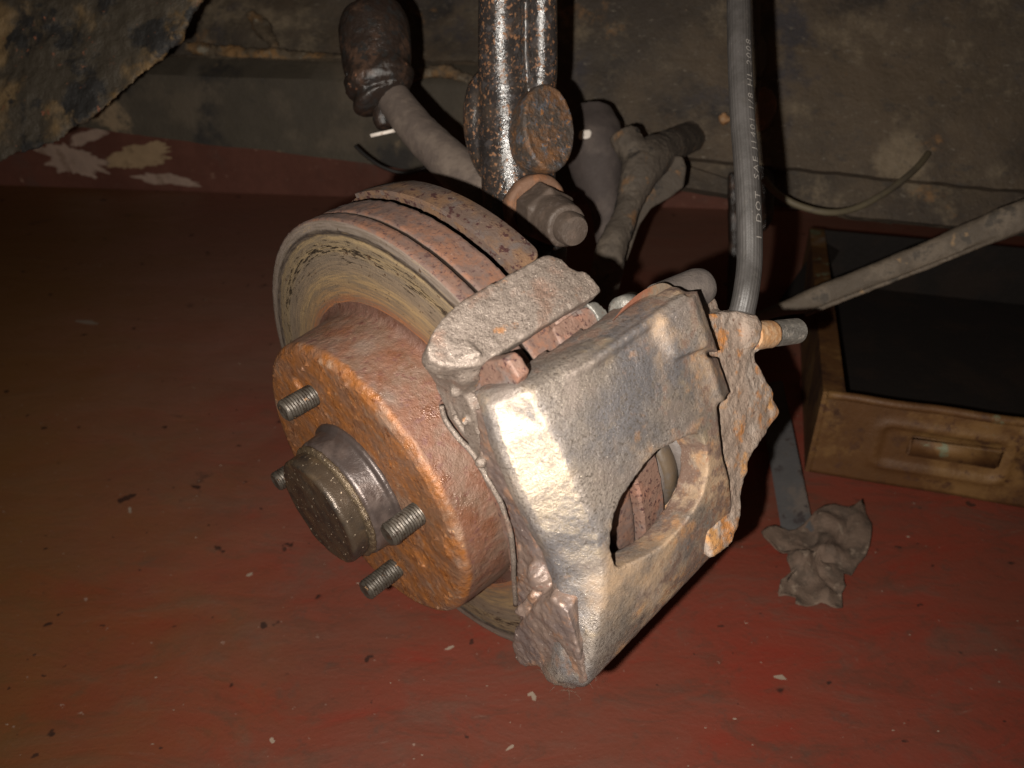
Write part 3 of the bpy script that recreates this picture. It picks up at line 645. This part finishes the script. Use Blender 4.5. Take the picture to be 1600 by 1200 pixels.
# the print, wrapped onto the tube
def arclen():
    L = [0]
    for a_, b_ in zip(hc, hc[1:]): L.append(L[-1] + (b_ - a_).length)
    return L
AL = arclen()
fc = bpy.data.curves.new('txt', 'FONT'); fc.body = "I  DOT  SAE J1401 1/8 HL 2008"; fc.size = .0043; fc.space_character = 1.25; fc.resolution_u = 2
fo = bpy.data.objects.new('txt', fc); C.objects.link(fo); bpy.context.view_layer.update()
me = bpy.data.meshes.new_from_object(fo.evaluated_get(bpy.context.evaluated_depsgraph_get())); bpy.data.objects.remove(fo)
bmt = bmesh.new(); bmt.from_mesh(me); bmesh.ops.triangulate(bmt, faces=bmt.faces); bmesh.ops.subdivide_edges(bmt, edges=[e for e in bmt.edges if e.calc_length() > .0012], cuts=1)
xs = [v.co.x for v in bmt.verts]; T0 = .0335; span = .098
for v in bmt.verts:
    l = T0 + v.co.x / max(xs) * span; y = v.co.y - .0015
    i = max(0, min(len(AL) - 2, next((k for k in range(len(AL) - 1) if AL[k + 1] > l), len(AL) - 2)))
    f_ = (l - AL[i]) / (AL[i + 1] - AL[i]); p = hc[i].lerp(hc[i + 1], f_); t = hc[min(i + 2, len(hc) - 1)] - hc[max(i - 1, 0)]; s, q = basis(t, ref)
    if s.dot(MC.to_3x3() @ Vector((1, 0, 0))) < 0: s = -s
    if q.dot(ref) < 0: q = -q
    R0 = hr[i]; an = math.radians(62) + y / R0        # text rises along the hose, its top towards the left
    v.co = p + (s * math.cos(an) + q * math.sin(an)) * (R0 + .00022)
o = link('hose_print', bmt, 'print', hose, False); world_obj(o, None)

# ================================================================ strut and knuckle
strut = thing('suspension_strut', 'black painted suspension strut with rust blisters and bulging clamp', 'strut', loc=CP(815, 390, .46))
bm = bmesh.new()
limb(bm, [(783, -420, .375, 38, .0145), (783, -60, .425, 36, .0145), (783, 40, .438, 36, .0145), (784, 110, .449, 37, .0145), (788, 150, .456, 40, .016), (792, 220, .463, 43, .017), (800, 290, .469, 48, .017), (806, 340, .47, 52, .016), (814, 400, .47, 54, .015), (820, 450, .47, 50, .014)], 32)
limb(bm, [(842, 318, .468, 34, .012), (850, 350, .462, 36, .014), (856, 400, .46, 30, .012), (860, 440, .46, 24, .010)], 24)
limb(bm, [(846, -420, .375, 27, .0095), (846, -60, .425, 25, .0095), (846, 40, .438, 25, .0095), (846, 110, .45, 25, .010), (842, 160, .458, 26, .011), (838, 300, .472, 30, .012)], 28)
limb(bm, [(757, 112, .458, 9, .008), (749, 140, .462, 19, .010), (745, 185, .467, 22, .011), (750, 235, .472, 19, .010), (762, 275, .475, 12, .009)], 24)
cast('strut_tube', bm, 'strut', strut, .0011, 6, ((.012, .0002),), wm=None)
bm = bmesh.new()
bc = CP(857, 200, .443); Zc = MC.to_3x3() @ Vector((.55, .02, .83)).normalized()
s_, q_ = basis(Zc, MC.to_3x3() @ Vector((0, 1, 0))); Fb = Matrix(((s_.x, q_.x, Zc.x, bc.x), (s_.y, q_.y, Zc.y, bc.y), (s_.z, q_.z, Zc.z, bc.z), (0, 0, 0, 1)))
vs = capped(bm, [(.0185, -.024), (.0200, -.004), (.0198, .0005), (.0185, .0018), (.0165, .0012), (.006, .0012)], 40, Fb)
for v in bm.verts:
    l = Fb.inverted() @ v.co; v.co = Fb @ Vector((l.x * .92, l.y * 1.28, l.z))
cast('clamp_boss', bm, 'boss', strut, .0009, 3, ((.006, .0007), (.002, .0006)))
# big bolt: washer, hex nut, stub end
a = CP(838, 326, .452); b = CP(906, 366, .412); Fn = frame(a, b) @ Matrix.Diagonal((1.15, 1.15, 1.42, 1)); d = (b - a).length
bm = bmesh.new(); capped(bm, refine([(.0165, -.002), (.0172, .000), (.0172, .002), (.0158, .0032), (.0125, .0035)], .001), 48, Fn @ Matrix.Translation((0, 0, -.002)))
for v in bm.verts: v.co += noise.noise_vector(v.co * 200) * .0009
o = link('washer', bm, 'washer', strut)
bm = bmesh.new(); capped(bm, [(.0138, .001), (.0150, .003), (.0150, .0125), (.0132, .0145)], 6, Fn); 
capped(bm, [(.0118, .001), (.0120, .014), (.0112, .021), (.0106, .0255), (.0098, .0262)], 36, Fn)
o = cast('nut', bm, 'nut', strut, .0009, 2, ((.005, .0008),))
bm = bmesh.new(); capped(bm, [(.0080, .018), (.0080, .0305), (.0070, .0322), (.003, .0326)], 32, Fn); o = link('bolt_end', bm, 'nut', strut, sharp=50)
for o in strut.children: world_obj(o, None)

# ================================================================ tie rod and ball joint
tie = thing('tie_rod', 'dusty brown steering rod running down from greasy ball joint', 'steering rod', loc=CP(720, 290, .5))
bm = bmesh.new(); limb(bm, [(612, 150, .545, 27, .012), (650, 200, .53, 30, .0125), (700, 250, .51, 33, .0135), (760, 305, .49, 40, .014), (800, 345, .485, 42, .012)], 28)
cast('rod', bm, 'dust', tie, .0011, 4, ((.01, .001), (.002, .0003)))
bm = bmesh.new()
limb(bm, [(582, -300, .55, 22, .010), (582, -40, .55, 22, .010), (580, 5, .55, 25, .011), (582, 18, .55, 46, .020), (585, 45, .55, 55, .025), (588, 90, .548, 54, .025), (590, 118, .546, 51, .024), (592, 122, .546, 56, .026), (592, 130, .546, 41, .020), (593, 138, .545, 54, .025), (595, 147, .545, 38, .018), (597, 154, .545, 48, .02), (602, 162, .545, 26, .012)], 36, 3)
cast('rubber_boot', bm, 'joint', tie, .0011, 3, ((.014, .0016), (.003, .0007)))
bm = bmesh.new(); limb(bm, [(598, 150, .548, 17, .008), (598, 185, .548, 16, .008), (600, 200, .548, 11, .006)], 20); cast('stub', bm, 'joint', tie, .0012, 3)
for o in tie.children: world_obj(o, None)

# ================================================================ lower arm behind
arm = thing('control_arm', 'dusty brown forked control arm behind the bolt, dark rubber mount beside', 'control arm', loc=CP(960, 430, .60))
bm = bmesh.new()
limb(bm, [(1082, 212, .79, 24, .012), (1045, 230, .68, 26, .013), (1008, 255, .63, 34, .014), (985, 310, .62, 21, .012), (972, 350, .61, 20, .011), (955, 390, .60, 24, .011), (948, 430, .60, 24, .010), (940, 480, .60, 18, .008)], 24)
limb(bm, [(975, 210, .635, 26, .012), (990, 240, .63, 22, .012), (1000, 262, .63, 20, .012)], 20)
cast('arm_casting', bm, 'armrust', arm, .0015, 4, ((.012, .003), (.003, .001)))
bm = bmesh.new()
pl = [(1006, 300), (1030, 268), (1052, 243), (1066, 244), (1073, 262), (1068, 292), (1045, 310), (1018, 325), (1000, 350), (982, 400), (966, 446), (955, 452), (966, 405), (985, 345)]
fr = [CP(u, v, .645) for u, v in pl]; bk = [CP(u, v, .655) for u, v in pl]; slab(bm, pl, fr, bk); cast('fork_plate', bm, 'armrust', arm, .0014, 3, ((.01, .001),))
bm = bmesh.new(); limb(bm, [(930, 165, .66, 26, .012), (928, 195, .66, 40, .02), (930, 235, .655, 45, .024), (936, 280, .655, 38, .02), (946, 320, .65, 25, .014), (950, 380, .65, 18, .012)], 24); cast('rubber_mount', bm, 'mount', arm, .0018, 4, ((.02, .002),))
for o in arm.children: world_obj(o, None)
def chip_obj(u, v, d, w, h, name, label, cat, m='white', ang=.4):
    bm = bmesh.new(); X = MC.to_3x3() @ Vector((math.cos(ang), math.sin(ang), 0)); Y = MC.to_3x3() @ Vector((-math.sin(ang), math.cos(ang), 0)); Z = MC.to_3x3() @ Vector((0, 0, 1)); c = CP(u, v, d); rings = []
    for zz, sc in ((-.0006, 1), (.0002, 1), (.0006, .7)):
        rings.append([X * (w * sc * math.cos(t * .5236)) + Y * (h * sc * math.sin(t * .5236) * (1 + .2 * math.sin(t * 2.1))) + Z * zz for t in range(12)])
    loft(bm, rings); o = link(name, bm, m); o.location = c
    return tag(o, label, cat)
chip_obj(914, 210, .632, .0058, .0040, 'white_blob', 'small white blob stuck on the dark rubber mount', 'blob')
bm = bmesh.new(); a, b = CP(579, 212, .535), CP(620, 203, .535); tube(bm, [Vector(), b - a], .0014, 8); o = link('cable_tie_end', bm, 'white'); o.location = a; tag(o, 'short white cable tie end poking out left of rod', 'cable tie')

# ================================================================ car underbody
ub = thing('car_underbody', 'dark rusty underbody panels and beams spanning the top of the picture', 'car underbody', loc=CP(1100, 260, .85))
def patch(name, quad, m, nu=60, nv=30, thick=.012, amp=.004, fs=9, edge=0.0, seed=0):
    """quad of (u,v,d): tl,tr,br,bl -> a thick, slightly buckled sheet in world space"""
    P = [CP(*q) for q in quad]; nr = (P[1] - P[0]).cross(P[3] - P[0]).normalized()
    if nr.dot(MC.translation - P[0]) < 0: nr = -nr
    bm = bmesh.new(); G = []
    for back in (0, 1):
        g_ = []
        for j in range(nv + 1):
            row = []
            for i in range(nu + 1):
                s, t = i / nu, j / nv
                p = P[0].lerp(P[1], s).lerp(P[3].lerp(P[2], s), t)
                h = noise.fractal(p * fs + Vector((seed, 0, 0)), 1, 2, 5) * amp
                if t == 1 or (edge and t > 1 - 1.5 / nv): p = p + (P[3] - P[0]).normalized() * noise.fractal(p * 30, 1, 2, 4) * edge
                row.append(bm.verts.new(p + nr * h - nr * thick * back))
            g_.append(row)
        G.append(g_)
    for b_ in G:
        for j in range(nv):
            for i in range(nu): bm.faces.new((b_[j][i], b_[j][i + 1], b_[j + 1][i + 1], b_[j + 1][i]))
    f_, k_ = G
    ring = [(0, i) for i in range(nu)] + [(j, nu) for j in range(nv)] + [(nv, i) for i in range(nu, 0, -1)] + [(j, 0) for j in range(nv, 0, -1)]
    for (j, i), (j2, i2) in zip(ring, ring[1:] + ring[:1]): bm.faces.new((f_[j][i], f_[j2][i2], k_[j2][i2], k_[j][i]))
    o = link(name, bm, m, ub, True, sharp=50); world_obj(o, None); return o
patch('inner_wing_panel', [(860, -450, .80), (2300, -450, .70), (2300, 366, .70), (860, 226, .80)], 'panel', 150, 90, amp=.005, fs=7, edge=.002)
patch('flange_strip', [(990, 232, .815), (2300, 343, .72), (2300, 430, .715), (1330, 338, .785)], 'panel', 60, 12, amp=.003, edge=.003, seed=3)
patch('flange_strip', [(1000, 226, .82), (1400, 262, .79), (1400, 345, .785), (1060, 292, .81)], 'panel', 60, 14, amp=.003, edge=.003, seed=7)
patch('firewall_panel', [(-500, -450, .98), (1100, -450, .92), (1100, 175, .92), (-500, 90, .98)], 'panel', 120, 80, amp=.010, fs=9, edge=.003, seed=11)
patch('sill_ridge', [(180, 86, .93), (905, 100, .88), (905, 132, .87), (180, 112, .92)], 'panel', 60, 6, amp=.004, fs=20, seed=5)
patch('sill_beam', [(-400, 100, .93), (905, 135, .86), (905, 300, .89), (-400, 132, .96)], 'sill', 120, 24, thick=.03, amp=.003, edge=.0025, seed=2)
# ledge with pale sealant on the inner wing
bm = bmesh.new(); limb(bm, [(905, 168, .79, 9, .006), (950, 196, .79, 11, .007), (1000, 208, .79, 10, .006), (1035, 228, .79, 12, .007), (1090, 240, .79, 7, .004)], 14)
o = cast('seam_sealant', bm, 'rod', ub, .002, 3, ((.012, .006), (.004, .002))); world_obj(o, None)
# rusted seams on the far left panel
for pts in ([(290, 70, .93, 7, .005), (330, 80, .93, 12, .008), (400, 86, .92, 10, .006), (470, 92, .92, 13, .008), (545, 98, .91, 10, .006)], [(392, 20, .94, 8, .006), (408, 40, .94, 14, .01), (425, 66, .93, 9, .006), (432, 96, .93, 10, .006)], [(640, 118, .86, 6, .004), (690, 112, .86, 10, .006), (740, 126, .86, 7, .004)]):
    bm = bmesh.new(); limb(bm, pts, 14); o = cast('rusted_seam', bm, 'rustseam', ub, .0022, 2, ((.02, .010), (.006, .005))); world_obj(o, None)
# ragged brackets beside the hose
for (pts, m) in (([(1186, 55, .77, 6, .004), (1190, 90, .77, 9, .005), (1186, 120, .77, 5, .004)], 'rod'), ([(1186, 140, .77, 7, .006), (1198, 160, .77, 16, .008), (1192, 190, .77, 12, .006), (1188, 205, .77, 5, .004)], 'washer'), ([(1128, 178, .775, 7, .005), (1136, 192, .775, 9, .006)], 'orange')):
    bm = bmesh.new(); limb(bm, pts, 12); o = cast('torn_bracket', bm, m, ub, .0018, 2, ((.01, .006),)); world_obj(o, None)
# left rotten wheel arch mass
arch = thing('wheel_arch', 'rotten dark wheel arch with ochre rust along its lower edge', 'wheel arch', loc=CP(100, 200, .55))
bm = bmesh.new()
AR = [(-500, -420), (420, -420), (345, -90), (330, -20), (303, 20), (285, 60), (262, 82), (235, 108), (212, 128), (180, 160), (150, 182), (120, 200), (92, 222), (60, 236), (25, 244), (-10, 262), (-120, 290), (-500, 330)]
fr = [CP(u, v, .60 - .04 * (u / 300)) for u, v in AR]; bk = [CP(u, v, .70 - .04 * (u / 300)) + Vector((-.03, 0, .03)) for u, v in AR]
slab(bm, AR, fr, bk); o = cast('arch_sheet', bm, 'arch', arch, .0025, 6, ((.06, .008), (.015, .0035), (.005, .0018))); world_obj(o, None)

# ================================================================ rods, cables, wires
bm = bmesh.new(); org = CP(1230, 480, .62)
for pts in ([(1150, 505, .67, 6, .004), (1222, 483, .655, 10, .006), (1262, 471, .65, 17, .007), (1330, 444, .64, 18, .007), (1450, 397, .62, 20, .007), (1560, 352, .60, 24, .008), (1700, 300, .58, 28, .009), (2100, 150, .54, 34, .010)],): limb(bm, pts, 20, 6, 3)
limb(bm, [(1257, 492, .64, 5, .002), (1330, 463, .63, 4, .002), (1450, 417, .61, 4, .002), (1600, 356, .59, 4, .002)], 12)
for v in bm.verts: v.co -= org
o = cast('stabiliser_bar', bm, 'rod', None, .0014, 2, ((.02, .002), (.004, .0006))); o.location = org
tag(o, 'long dirty grey bar slanting up to the right edge', 'bar')
def wire(name, pts, r, m, label, cat):
    P = [CP(*p) for p in smooth_path(pts, 8)]; org = P[0].copy(); bm = bmesh.new(); tube(bm, [p - org for p in P], r, 12); o = link(name, bm, m); o.location = org; return tag(o, label, cat)
wire('brake_cable', [(1192, 278, .70), (1215, 303, .70), (1250, 322, .70), (1295, 332, .70), (1335, 326, .705), (1375, 306, .71), (1412, 280, .72), (1436, 258, .735), (1450, 240, .75)], .0031, 'cable', 'thin olive cable sagging in a loop under the panel flange', 'cable')
wire('loose_wire', [(555, 228, .80), (575, 246, .80), (600, 262, .80), (632, 270, .80), (665, 262, .80), (690, 250, .80)], .0020, 'black', 'thin black wire looping below the sill behind rod', 'wire')
wire('thin_pipe', [(1182, -420, .72), (1184, 30, .72), (1186, 110, .72), (1180, 160, .73)], .0022, 'rod', 'thin brown pipe running up just right of the hose', 'pipe')
# dark leg behind the hose
bm = bmesh.new(); org = FP(1165, 600); limb(bm, [(1150, 270, .80, 13, .006), (1153, 400, .80, 15, .006), (1150, 520, .80, 16, .006)], 16, 4, 4)
limb(bm, [(1192, 240, .78, 14, .006), (1200, 330, .78, 9, .006), (1190, 360, .78, 5, .004)], 12, 4)
for v in bm.verts: v.co -= org
o = cast('hanging_bracket', bm, 'joint', None, .002, 2, ((.02, .003),)); o.location = org; tag(o, 'dark hanging bracket strip directly behind the hose', 'bracket')

# ================================================================ open rusty tin box on the floor
bx = thing('rusty_tin_box', 'open rusty metal box with recessed handle lying on red floor', 'metal box', loc=FP(1264, 737))
A = FP(1264, 737); Bp = FP(1610, 795); ux = (Bp - A).normalized(); uy = Vector((-ux.y, ux.x, 0)); Hb = .090; Wb = .46; Db = .5
Rb = Matrix((ux, uy, Vector((0, 0, 1)))).transposed()
def bxp(x, y, z): return A + ux * x + uy * y + Vector((0, 0, z))
bm = bmesh.new(); zt = Hb; slant = -.0
# front wall with a pressed frame round the handle
NX, NZ = 104, 24; th_ = .002; G = []
for back in (0, 1):
    g_ = []
    for j in range(NZ + 1):
        row = []
        for i in range(NX + 1):
            x, z = Wb * i / NX, Hb * j / NZ
            dx = abs(x - .108) - .056; dz = abs(z - .045) - .023; sd = max(dx, dz) if max(dx, dz) > 0 else max(dx, dz); sd = math.hypot(max(dx + .01, 0), max(dz + .01, 0)) - .01 if (dx > -.01 and dz > -.01) else sd
            y = -.0035 * math.exp(-(sd / .0035) ** 2) + (.002 if sd < -.004 else 0) + noise.noise(Vector((x * 12, z * 12, 4))) * .0015
            row.append(bm.verts.new(bxp(x, y + back * .004, z)))
        g_.append(row)
    G.append(g_)
for g_ in G:
    for j in range(NZ):
        for i in range(NX): bm.faces.new((g_[j][i], g_[j][i + 1], g_[j + 1][i + 1], g_[j + 1][i]))
ring = [(0, i) for i in range(NX)] + [(j, NX) for j in range(NZ)] + [(NZ, i) for i in range(NX, 0, -1)] + [(j, 0) for j in range(NZ, 0, -1)]
for (j, i), (j2, i2) in zip(ring, ring[1:] + ring[:1]): bm.faces.new((G[0][j][i], G[0][j2][i2], G[1][j2][i2], G[1][j][i]))
def bxlink(name, bm, m, par=None, **k):
    o = link(name, bm, m, par or bx, **k)
    o.matrix_parent_inverse = (par or bx).matrix_world.inverted(); return o
bpy.context.view_layer.update()
bxlink('front_wall', bm, 'box')
bm = bmesh.new(); P_ = [bxp(Wb * i / 40, -.002 + .001 * math.sin(i * .9), Hb + .001) for i in range(41)]; tube(bm, P_, .0042, 12); bxlink('rolled_rim', bm, 'box')
bm = bmesh.new(); box(bm, bxp(.118, -.003, .050), (.078, .006, .022), Rb); bmesh.ops.bevel(bm, geom=bm.edges[:], offset=.0025, segments=2, affect='EDGES'); bxlink('handle', bm, 'box')
bm = bmesh.new(); box(bm, bxp(-.002, Db / 2, Hb / 2), (.004, Db, Hb), Rb); box(bm, bxp(.006, Db / 2, Hb + .001), (.02, Db, .003), Rb); bxlink('side_wall', bm, 'box', smooth=False)
bm = bmesh.new(); box(bm, bxp(Wb + .002, Db / 2, Hb / 2), (.004, Db, Hb), Rb); bxlink('side_wall', bm, 'box', smooth=False)
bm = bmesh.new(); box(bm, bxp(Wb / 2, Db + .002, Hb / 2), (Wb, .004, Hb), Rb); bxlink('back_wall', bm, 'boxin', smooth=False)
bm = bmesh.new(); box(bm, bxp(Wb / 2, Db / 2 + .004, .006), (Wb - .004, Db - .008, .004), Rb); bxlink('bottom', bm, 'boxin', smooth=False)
# dark sheets added inside: the box's inner shade put into their colour
bm = bmesh.new(); box(bm, bxp(.002, Db / 2 + .004, Hb / 2), (.002, Db - .01, Hb - .006), Rb); box(bm, bxp(Wb / 2, .0065, Hb / 2), (Wb - .01, .002, Hb - .006), Rb); bxlink('dark_inner_sheet', bm, 'boxin', smooth=False)

# ================================================================ bars of a stand, leaf, litter
def flat_bar(name, p0, p1, w, t, label, m='bar'):
    org = p0.copy(); bm = bmesh.new(); d = p1 - p0; z = d.normalized(); x = z.cross(MC.translation - p0).normalized(); y = z.cross(x); R = Matrix((x, y, z)).transposed()
    box(bm, d / 2, (w, t, d.length), R); bmesh.ops.bevel(bm, geom=bm.edges[:], offset=min(t, w) * .2, segments=2, affect='EDGES')
    o = link(name, bm, m, None, True, sharp=45); o.location = org; return tag(o, label, 'metal bar')
flat_bar('stand_leg', FP(1248, 838, .004), CP(1203, 600, .84), .027, .007, 'blue grey flat leg standing on floor right of the caliper')
flat_bar('folded_strut', FP(1215, 505, .01), CP(1296, 385, 1.12), .030, .006, 'dark slanting strut between the box and hose', 'black')

def leaf():
    c = FP(1275, 885); bm = bmesh.new(); outl = []
    pts = [(1186, 838), (1205, 828), (1240, 836), (1268, 818), (1276, 802), (1300, 798), (1335, 800), (1345, 788), (1352, 808), (1360, 832), (1358, 855), (1350, 875), (1340, 890), (1330, 905), (1312, 905), (1322, 930), (1312, 938), (1318, 958), (1296, 962), (1282, 950), (1262, 962), (1238, 958), (1240, 940), (1212, 944), (1216, 922), (1236, 905), (1222, 890), (1230, 880), (1208, 868), (1190, 852)]
    pts = densify(pts, 9)
    rim = [FP(u, v, .004) - c for u, v in pts]; cen = Vector((0, 0, 0)); rings = []
    for t in [i / 16 for i in range(16, 0, -1)]:
        rings.append([Vector((p.x * t, p.y * t, .008)) for p in rim])
    for rg in rings:
        for p in rg:
            q = Vector((p.x, p.y, 0)); h = noise.fractal(q * 26, 1, 2, 4); h2 = noise.fractal(q * 70 + Vector((5, 0, 0)), 1, 2, 3)
            r = min(1, (p.length) / .05)
            p.z = .006 + abs(h) * .017 + h2 * .005; p.x += noise.noise(q * 60) * .003; p.z += abs(noise.noise(q * 150)) * .004; p.y += noise.noise(q * 60 + Vector((9, 9, 9))) * .003
            p.z = max(.002, p.z)
    vs = loft(bm, rings, False); cv = bm.verts.new(Vector((0, 0, .03)))
    for i in range(len(rim)): bm.faces.new((vs[-1][i], vs[-1][(i + 1) % len(rim)], cv))
    for _ in range(1): bmesh.ops.smooth_vert(bm, verts=bm.verts[:], factor=.5, use_axis_x=True, use_axis_y=True, use_axis_z=True)
    r = bmesh.ops.solidify(bm, geom=bm.faces[:], thickness=.0008)
    o = link('dry_leaf', bm, 'leaf', None, True); o.location = c; tag(o, 'crumpled grey brown dead leaf lying on red floor', 'leaf')
leaf()
def floor_chip(name, uv, label, cat, m='chip', h=.0015, org=None):
    c = FP(*uv[0]); bm = bmesh.new(); fr = [FP(u, v, h) - c for u, v in uv]; bk = [FP(u, v, -.0005) - c for u, v in uv]; slab(bm, uv, fr, bk); o = link(name, bm, m, None, False); o.location = c; return tag(o, label, cat)
def blob(u, v, w, h, a=0, k=11, j=.3):
    return [(u + math.cos(a) * w * math.cos(t) * q - math.sin(a) * h * math.sin(t) * q, v + math.sin(a) * w * math.cos(t) * q + math.cos(a) * h * math.sin(t) * q) for t in [6.283 * i / k for i in range(k)] for q in [1 + random.uniform(-j, j)]]
floor_chip('litter_chip', [(824, 1084), (832, 1080), (838, 1088), (837, 1095), (832, 1094), (830, 1087), (825, 1088)], 'curled pale chip on the floor below the caliper tip', 'chip')
floor_chip('litter_chip', [(1208, 1056), (1222, 1054), (1230, 1062), (1220, 1062), (1210, 1059)], 'pale sliver on the bare floor right of the caliper tip', 'chip')
floor_chip('litter_chip', blob(203, 796, 3, 5), 'small pale chip on the floor left of the dust cap', 'chip')
floor_chip('litter_chip', blob(425, 1157, 4, 4), 'pale crumb on the floor left of centre near bottom edge', 'chip')
floor_chip('litter_chip', blob(390, 898, 5, 2.5, -.5), 'pale sliver on the floor below left of the studs', 'chip')
floor_chip('litter_chip', blob(135, 503, 18, 3, .1), 'pale flake on the dark floor far left of the disc', 'chip')
floor_chip('litter_chip', blob(703, 1012, 8, 2.5, -.4), 'grey sliver on the floor just under the disc', 'chip')
floor_chip('litter_chip', blob(797, 1168, 8, 2.5, -.5), 'grey elongated chip at the bottom middle of floor', 'chip')
bm = bmesh.new()
for i in range(520):
    c = Vector((random.uniform(-.75, .75), random.uniform(.2, 1.4), 0)); r = random.uniform(.00025, .0007) * (1.6 if random.random() < .1 else 1); a0 = random.random() * 6; el_ = random.uniform(1, 2.6)
    pts = [c + Vector((math.cos(a0 + k * 1.257) * r * el_ * random.uniform(.6, 1.2), math.sin(a0 + k * 1.257) * r * random.uniform(.6, 1.2), .0002)) for k in range(5)]
    top = bm.verts.new(c + Vector((0, 0, r * .8))); vs_ = [bm.verts.new(p) for p in pts]
    for k in range(5): bm.faces.new((vs_[k], vs_[(k + 1) % 5], top))
o = link('floor_grit', bm, 'chip', None, False); o['kind'] = 'stuff'; tag(o, 'scattered pale grit and crumbs on the red floor', 'grit')
# plaster bared on the wall at the far left
def nb(u, v, w, h, a, seed, k=130, j=.5):
    out = []
    for i in range(k):
        t = 6.2832 * i / k; q = 1 + j * noise.fractal(Vector((math.cos(t) * 1.3 + seed, math.sin(t) * 1.3, 3)), .6, 2.2, 6)
        out.append((u + (math.cos(a) * w * math.cos(t) - math.sin(a) * h * math.sin(t)) * q, v + (math.sin(a) * w * math.cos(t) + math.cos(a) * h * math.sin(t)) * q))
    return out
for uv, m, lb in ((nb(138, 214, 32, 9, -.35, 1), 'plaster', 'pinkish bare plaster patch on the wall just under the wheel arch tip'), (nb(112, 248, 52, 20, .3, 5), 'plaster', 'largest pinkish white bare patch low on the far left wall'),
                  (nb(220, 244, 50, 19, -.2, 9), 'cream', 'cream oval bare patch on the wall below the dark sill'), (nb(262, 281, 46, 9, .1, 14), 'plaster', 'thin pale smear on the wall under the cream patch')):
    c = WP(*uv[0]); bm = bmesh.new(); slab(bm, uv, [WP(u, v, .003) - c for u, v in uv], [WP(u, v, -.001) - c for u, v in uv]); o = link('bare_patch', bm, m, None, False); o.location = c; tag(o, lb, 'plaster patch')
# lint and rust fibres caught on the caliper
bm = bmesh.new()
def fibre(p, L, r=.00010):
    d = Vector([random.uniform(-1, 1) for _ in range(3)]).normalized(); b = Vector([random.uniform(-1, 1) for _ in range(3)]).normalized() * L * .35
    tube(bm, [p, p + d * L * .33 + b * .6, p + d * L * .66 + b, p + d * L + b * .5], [r, r, r * .8, r * .4], 4, True)
for i in range(150):
    t = random.random(); u = 1035 + 60 * t + random.gauss(0, 6); v = 838 - 60 * t * t + random.gauss(0, 6); fibre(LX(u, v, 121 + random.uniform(-2, 4)), random.uniform(.002, .006))
for i in range(26):
    u, v = random.choice([(870, 1072), (890, 1080), (914, 1070), (930, 1050), (975, 1010), (850, 1052)]); fibre(LX(u + random.gauss(0, 6), v + random.gauss(0, 3), 124), random.uniform(.002, .005), .00007)
o = link('lint_fibres', bm, 'tan', cal); o['kind'] = 'stuff'
bpy.context.view_layer.update()
